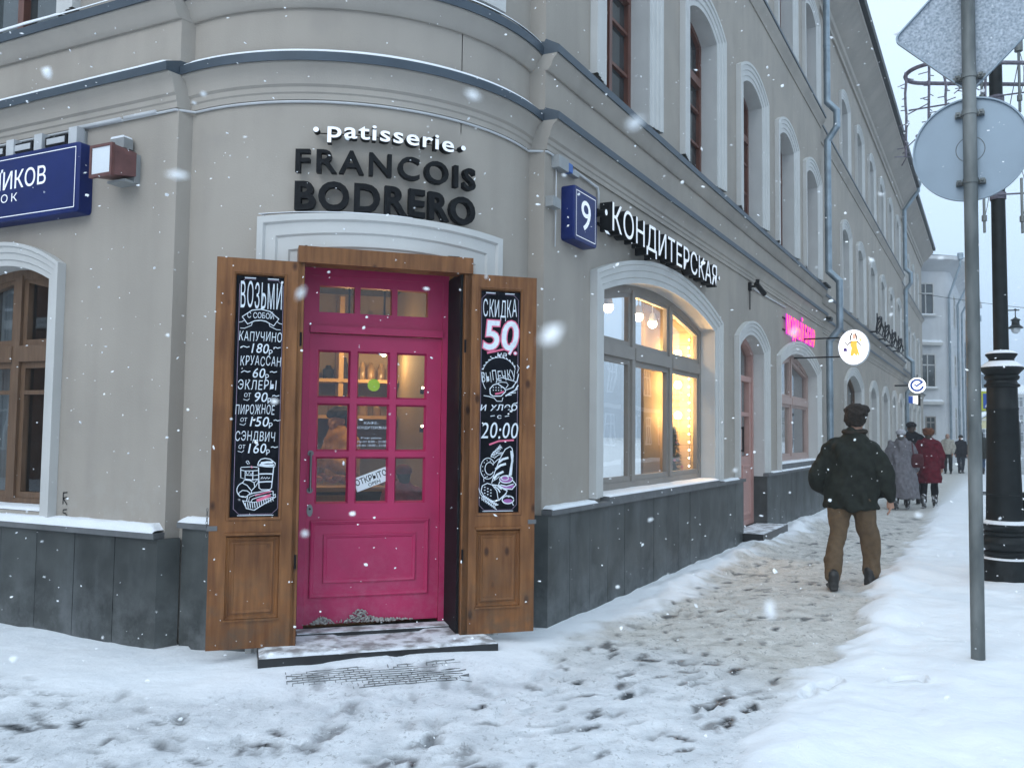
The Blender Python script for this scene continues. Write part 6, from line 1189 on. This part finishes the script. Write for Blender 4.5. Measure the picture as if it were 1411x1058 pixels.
mb = MB(); out = [WP.P(-6, 0, .9)]+[p+(WP.n*(1-k/9)+SPn.n*(k/9))*.9 for k, p in enumerate(arcp[:-1])]+[arcp[-1]+SPn.n*.9]; inn = [WP.P(-6, 0)]+arcp; n = len(out)
mb.add([p+V_*11.05 for p in inn]+[p+V_*11.6 for p in out]+[p+V_*11.8 for p in out], [(i, i+1, n+i+1, n+i) for i in range(n-1)]+[(n+i, n+i+1, 2*n+i+1, 2*n+i) for i in range(n-1)]); mb.build('eaves', M['plaster_pale'], wb, 40)
mb = MB(); top = [p*.0+p+V_*11.82 for p in out]; back = [p+V_*13.2 for p in [WP.P(-6, 0, -4)]+[WP.P(L1-4, 0, -4)]*(n-2)+[arcp[-1]-SPn.n*5]]; mb.add(top+back, [(i, i+1, n+i+1, n+i) for i in range(n-1)]); mb.build('roof', M['flashing'], wb)
for z0, z1, a in ((8.6, 10.3, 1.2), (4.4, 6.2, 1.25)): simple_window(wb, WP, a, a+.85, z0, z1, 0, 'trim', .05, True)
simple_window(wb, WP, 1.6, 2.05, 1.7, 2.6, 0, 'wood_grey')
for z, d in ((6.75, .28), (3.35, .3)):
    mb = MB(); mb.bar(WP, .45 if z > 5 else -.2, L1-.05, z, z+.16, 0, d); b = mb.build('string_course', M['trim'], wb); mb = MB(); snow_bed(mb, lambda u, q: WP.P(u, z+.16, q), .45 if z > 5 else -.2, L1-.05, 0, d, .16, 63, 20, 6); mb.build('course_snow', M['snow'], b, 60)
for k, ud in enumerate((.35, 3.2, 7.5)):
    mb = MB(); b = arcp[3] if k == 0 else arcp[-2]+su*ud; nn = WP.n*.5+SPn.n*.5 if k == 0 else SPn.n; pts = [b+nn*.15, b+nn*.15+V_*9.6, b+nn*.95+V_*11.3, b+nn*.98+V_*11.75]
    mb.tube(pts, .065, 8); mb.tube([pts[-1]-V_*.1, pts[-1]+V_*.25], .17, 8); mb.build('downpipe', M['zinc'], wb, 40)
mb = MB(); b = WP.P(.2, 12.0, -.6)
for dx in (0, .5, 1.0): mb.tube([b+Vector((dx, 0, 0)), b+Vector((dx, 0, 1.3))], .05, 5)
for dz in (.1, .7, 1.3): mb.tube([b+Vector((0, 0, dz)), b+Vector((1.0, 0, dz))], .05, 5)
mb.tube([b, b+Vector((1, 0, 1.3))], .04, 5); mb.build('roof_railing', M['iron'], wb)
sg = SPn
for k in range(4):
    for z in (1.4, 4.6, 8.2): simple_window(wb, SPn, 2+4*k, 3.2+4*k, z, z+1.8, 0, 'trim')
# last pipe past the white building
dp = thing('corner_downpipe', 'thin grey downpipe bending in at the far edge of the white building', 'downpipe', arcp[-2]+su*12); b = arcp[-2]+su*13+SPn.n*.1; mb = MB(); mb.tube([b, b+V_*8.2, b+SPn.n*.8+V_*9.4, b+SPn.n*.8+V_*9.8], .09, 8); mb.tube([b+SPn.n*.8+V_*9.7, b+SPn.n*.8+V_*10.1], .2, 8); mb.build('pipe', M['zinc'], dp, 40)
def block(nm, lab, x, y, w, d, h, wallm, rot, floors, cols, roof_h=2.2):
    t = thing(nm, lab, 'building', (x, y, 0)); P_ = Plane((x, y), (math.cos(rot), math.sin(rot))); mb = MB(); c = [P_.P(0, 0), P_.P(w, 0), P_.P(w, 0, -d), P_.P(0, 0, -d)]
    mb.box8([p+V_*-.5 for p in c]+[p+V_*h for p in c]); mb.build('wall', M[wallm], t)
    ov = .5; r0 = [P_.P(-ov, h+.02, ov), P_.P(w+ov, h+.02, ov), P_.P(w+ov, h+.02, -d-ov), P_.P(-ov, h+.02, -d-ov)]; ri = [P_.P(w*.2, h+roof_h, -d/2), P_.P(w*.8, h+roof_h, -d/2)]
    mb = MB(); mb.add([p for p in r0]+[p+V_*.35 for p in r0]+ri, [(0, 3, 2, 1), (0, 1, 5, 4), (1, 2, 6, 5), (2, 3, 7, 6), (3, 0, 4, 7), (4, 5, 9, 8), (5, 6, 9), (6, 7, 8, 9), (7, 4, 8)]); mb.build('snowy_roof', M['snow'], t)
    fh = h/floors; q = w/cols; side = Plane((P_.P(0, 0, -d).x, P_.P(0, 0, -d).y), (-P_.n.x*-1, -P_.n.y*-1))
    for f in range(floors):
        for k in range(cols): simple_window(t, P_, q*(k+.5)-.55, q*(k+.5)+.55, f*fh+.9, f*fh+min(2.7, fh-.5), 0, 'white', .05)
    mb = MB(); mb.bar(P_, -.1, w+.1, h*.5-.1, h*.5+.15, 0, .2); mb.bar(P_, -.1, w+.1, h-.45, h-.05, 0, .35); mb.build('cornice', M['trim'], t); return t, P_
yb, _ = block('yellow_building', 'small yellow house with a snowy roof at the far end of the pavement', 62.0, 122, 6.0, 12, 8.0, 'plaster_yellow', -.18, 2, 3)
gb, _ = block('grey_house', 'grey far house with a white roof right behind the yellow house', 78, 150, 14, 12, 9.0, 'plaster_grey', -.25, 3, 5)
g2, _ = block('long_grey_block', 'long low grey block with a snowy roof across the far end of the road', 97, 165, 40, 14, 9.2, 'plaster_grey', -.3, 3, 12, 3)
# entrance canopy before the yellow house
cn = thing('canopy', 'small arched canopy loaded with snow beside the distant walkers', 'canopy', (46.6, 84, 0))
def vault(mb, r0, r1):
    for k in range(12):
        A_ = PI*.15+PI*.7*k/12; B_ = PI*.15+PI*.7*(k+1)/12
        pt = lambda a, y_, r: Vector((47.8-2.4*math.cos(a), 84+y_, 2.1+1.7*math.sin(a)+r)); mb.box8([pt(A_, 0, r0), pt(B_, 0, r0), pt(B_, 2, r0), pt(A_, 2, r0), pt(A_, 0, r1), pt(B_, 0, r1), pt(B_, 2, r1), pt(A_, 2, r1)])
mb = MB(); vault(mb, 0, .1); mb.build('vault', M['flashing'], cn); mb = MB(); vault(mb, .11, .3); mb.build('canopy_snow', M['snow'], cn, 50); mb = MB()
for x in (45.7, 49.9): mb.tube([(x, 84.1, -.1), (x, 84.1, 2.9)], .06, 6)
mb.build('support', M['iron'], cn)
# a car far down the road
def car(x, y, yaw, lab):
    t = thing('parked_car', lab, 'car'); paint = mat('dark_car_paint', (.05, .055, .06), .3, .1)
    mb = MB(); prof = [(-2.1, .35), (-2.15, .75), (-2.0, .95), (-1.75, 1.02), (-1.45, 1.45), (-.2, 1.5), (.55, 1.42), (1.0, 1.0), (1.9, .88), (2.1, .7), (2.1, .35)]
    class Side:
        def P(s, a, b, o=0): return Vector((o, a, b))
    mb.prism(Side(), prof, -.85, .85); mb.build('body', paint, t, 30); mb = MB(); mb.prism(Side(), [(-1.6, 1.05), (-1.4, 1.4), (.5, 1.38), (.85, 1.05)], -.86, .86); mb.build('side_glass', M['dglass'], t); mb = MB(); mb.add([(-.7, -1.80, 1.06), (.7, -1.80, 1.06), (.62, -1.52, 1.42), (-.62, -1.52, 1.42)], [(0, 1, 2, 3)]); mb.build('rear_glass', M['dglass'], t)
    for sx in (-1, 1):
        mb = MB(); mb.box8([Vector((sx*.62+dx, -2.17+dy, .72+dz)) for dz in (0, .2) for dx, dy in ((-.17, 0), (.17, 0), (.17, .1), (-.17, .1))]); mb.build('tail_light', M['taillight'], t)
        for yy in (-1.35, 1.35): mb = MB(); mb.tube([(sx*.72, yy, .33), (sx*.90, yy, .33)], .33, 18); mb.build('wheel', M['black'], t, 40)
    t.location = (x, y, -.1); t.rotation_euler = (0, 0, yaw); return t
M['taillight'] = emis('lit_tail_light', (1.0, .08, .04), 2.5)
cu = RP.P(76, 0, 6.3); car(cu.x, cu.y, -math.atan2(RP.u.x, RP.u.y), 'dark car with red tail lights lit far down the road')
# the far side of the street and of the lane, mirrored in the shop windows
ob, OPp = block('opposite_building', 'low grey green building across the street mirrored in the arched shop window', RP.P(58, 0, 15.2).x, RP.P(58, 0, 15.2).y, 54, 10, 6.0, 'plaster_green', math.atan2(-RP.u.y, -RP.u.x), 2, 18)
b2 = block('brick_building', 'brown brick building across the lane mirrored in the left window', LP.P(-6, 0, 12).x, LP.P(-6, 0, 12).y, 26, 10, 9, 'brick', math.atan2(-LP.u.y, -LP.u.x), 3, 8)
# ------------------------------------------------------------------ falling snow
mb = MB(); r_ = random.Random(99); n = 0
def flake(p, s):
    k = r_.choice((5, 6, 7)); ax = Vector((r_.gauss(0, 1), r_.gauss(0, 1), r_.gauss(0, 1))).normalized(); ref = Vector((0, 0, 1)) if abs(ax.z) < .9 else Vector((1, 0, 0)); a = ax.cross(ref).normalized(); b = ax.cross(a); el = r_.uniform(.4, 1.0)
    ring = [p+(a*math.cos(2*PI*i/k)+b*math.sin(2*PI*i/k)*el)*s*r_.uniform(.6, 1.15) for i in range(k)]; mb.add(ring+[p+ax*s*.35, p-ax*s*.35], [(i, (i+1) % k, k) for i in range(k)]+[((i+1) % k, i, k+1) for i in range(k)])
while n < 2700:
    y = .9+18*r_.random()**1.25; x = r_.uniform(-.75, .75)*y; z = r_.uniform(.0, 1.0)*(.55*y+1.4)
    p = Vector((x, y, z))
    rn = (p-RP.O).dot(RP.n); ln = (p-LP.O).dot(LP.n); en = (p-AC).length
    if not ((rn > .2 or ln > .2) and (Vector((p.x, p.y, 0))-AC).length > AR+.2): continue
    flake(p, r_.choice((.0026, .003, .0036, .0042, .0054, .0072)) if y > 1.6 else .0016); n += 1
for k in range(34):
    y = r_.uniform(.3, 1.0); flake(Vector((r_.uniform(-.6, .6)*y, y, 1.5+r_.uniform(-.36, .48)*y)), r_.uniform(.0018, .003))
for x, z, y in ((.045, .115, .13), (.145, .37, .16), (-.4, .3, .2), (-.25, .16, .22), (.3, -.2, .2), (-.05, .40, .2), (.33, .12, .24)): flake(Vector((x*y, y, 1.5+z*y)), .0028)
o = mb.build('falling_snow', M['flake'] if 'flake' in M else M['snow']); tag(o, 'loose snowflakes drifting through the air of the street', 'snowflakes', None, 'stuff')
# ------------------------------------------------------------------ snowy air: one closed box of thin even haze round the whole scene
hm = bpy.data.materials.new('snowy_air'); hm.use_nodes = True; t = hm.node_tree; t.nodes.clear(); o_ = t.nodes.new('ShaderNodeOutputMaterial'); v_ = t.nodes.new('ShaderNodeVolumePrincipled')
v_.inputs['Color'].default_value = (.90, .95, 1, 1); v_.inputs['Density'].default_value = .0035; v_.inputs['Anisotropy'].default_value = .3; t.links.new(v_.outputs[0], o_.inputs['Volume'])
mb = MB(); x0, x1, y0, y1, z0, z1 = -125, 245, -85, 345, -1.6, 17.5
mb.box8([Vector(p) for p in ((x0, y0, z0), (x1, y0, z0), (x1, y1, z0), (x0, y1, z0), (x0, y0, z1), (x1, y0, z1), (x1, y1, z1), (x0, y1, z1))])
hz = mb.build('haze', hm); hz['kind'] = 'stuff'
# ------------------------------------------------------------------ every patch of snow, box and cable run is a part of its own
def islands(o):
    me = o.data; n = len(me.vertices); par = list(range(n))
    def find(a):
        while par[a] != a: par[a] = par[par[a]]; a = par[a]
        return a
    for p in me.polygons:
        v = p.vertices; r = find(v[0])
        for q in v[1:]: par[find(q)] = r
    grp = {}
    for p in me.polygons: grp.setdefault(find(p.vertices[0]), []).append(p)
    if len(grp) < 2: return
    co = [tuple(v.co) for v in me.vertices]; mats = list(me.materials); name = o.name.split('.')[0]
    for k, ps in enumerate(grp.values()):
        ids = sorted({i for p in ps for i in p.vertices}); mp = {i: j for j, i in enumerate(ids)}; m2 = bpy.data.meshes.new(name); m2.from_pydata([co[i] for i in ids], [], [[mp[i] for i in p.vertices] for p in ps])
        for m_ in mats: m2.materials.append(m_)
        m2.polygons.foreach_set('material_index', [p.material_index for p in ps]); m2.polygons.foreach_set('use_smooth', [p.use_smooth for p in ps]); m2.update()
        if k == 0: o.data = m2
        else: c = o.copy(); c.data = m2; c.name = name; COL.objects.link(c)
for o in list(SC.objects):
    if o.type == 'MESH' and o.name.split('.')[0] in ('ledge_snow', 'step_snow', 'flashing_snow', 'cable_conduit', 'junction_box', 'gutter_bracket'): islands(o)
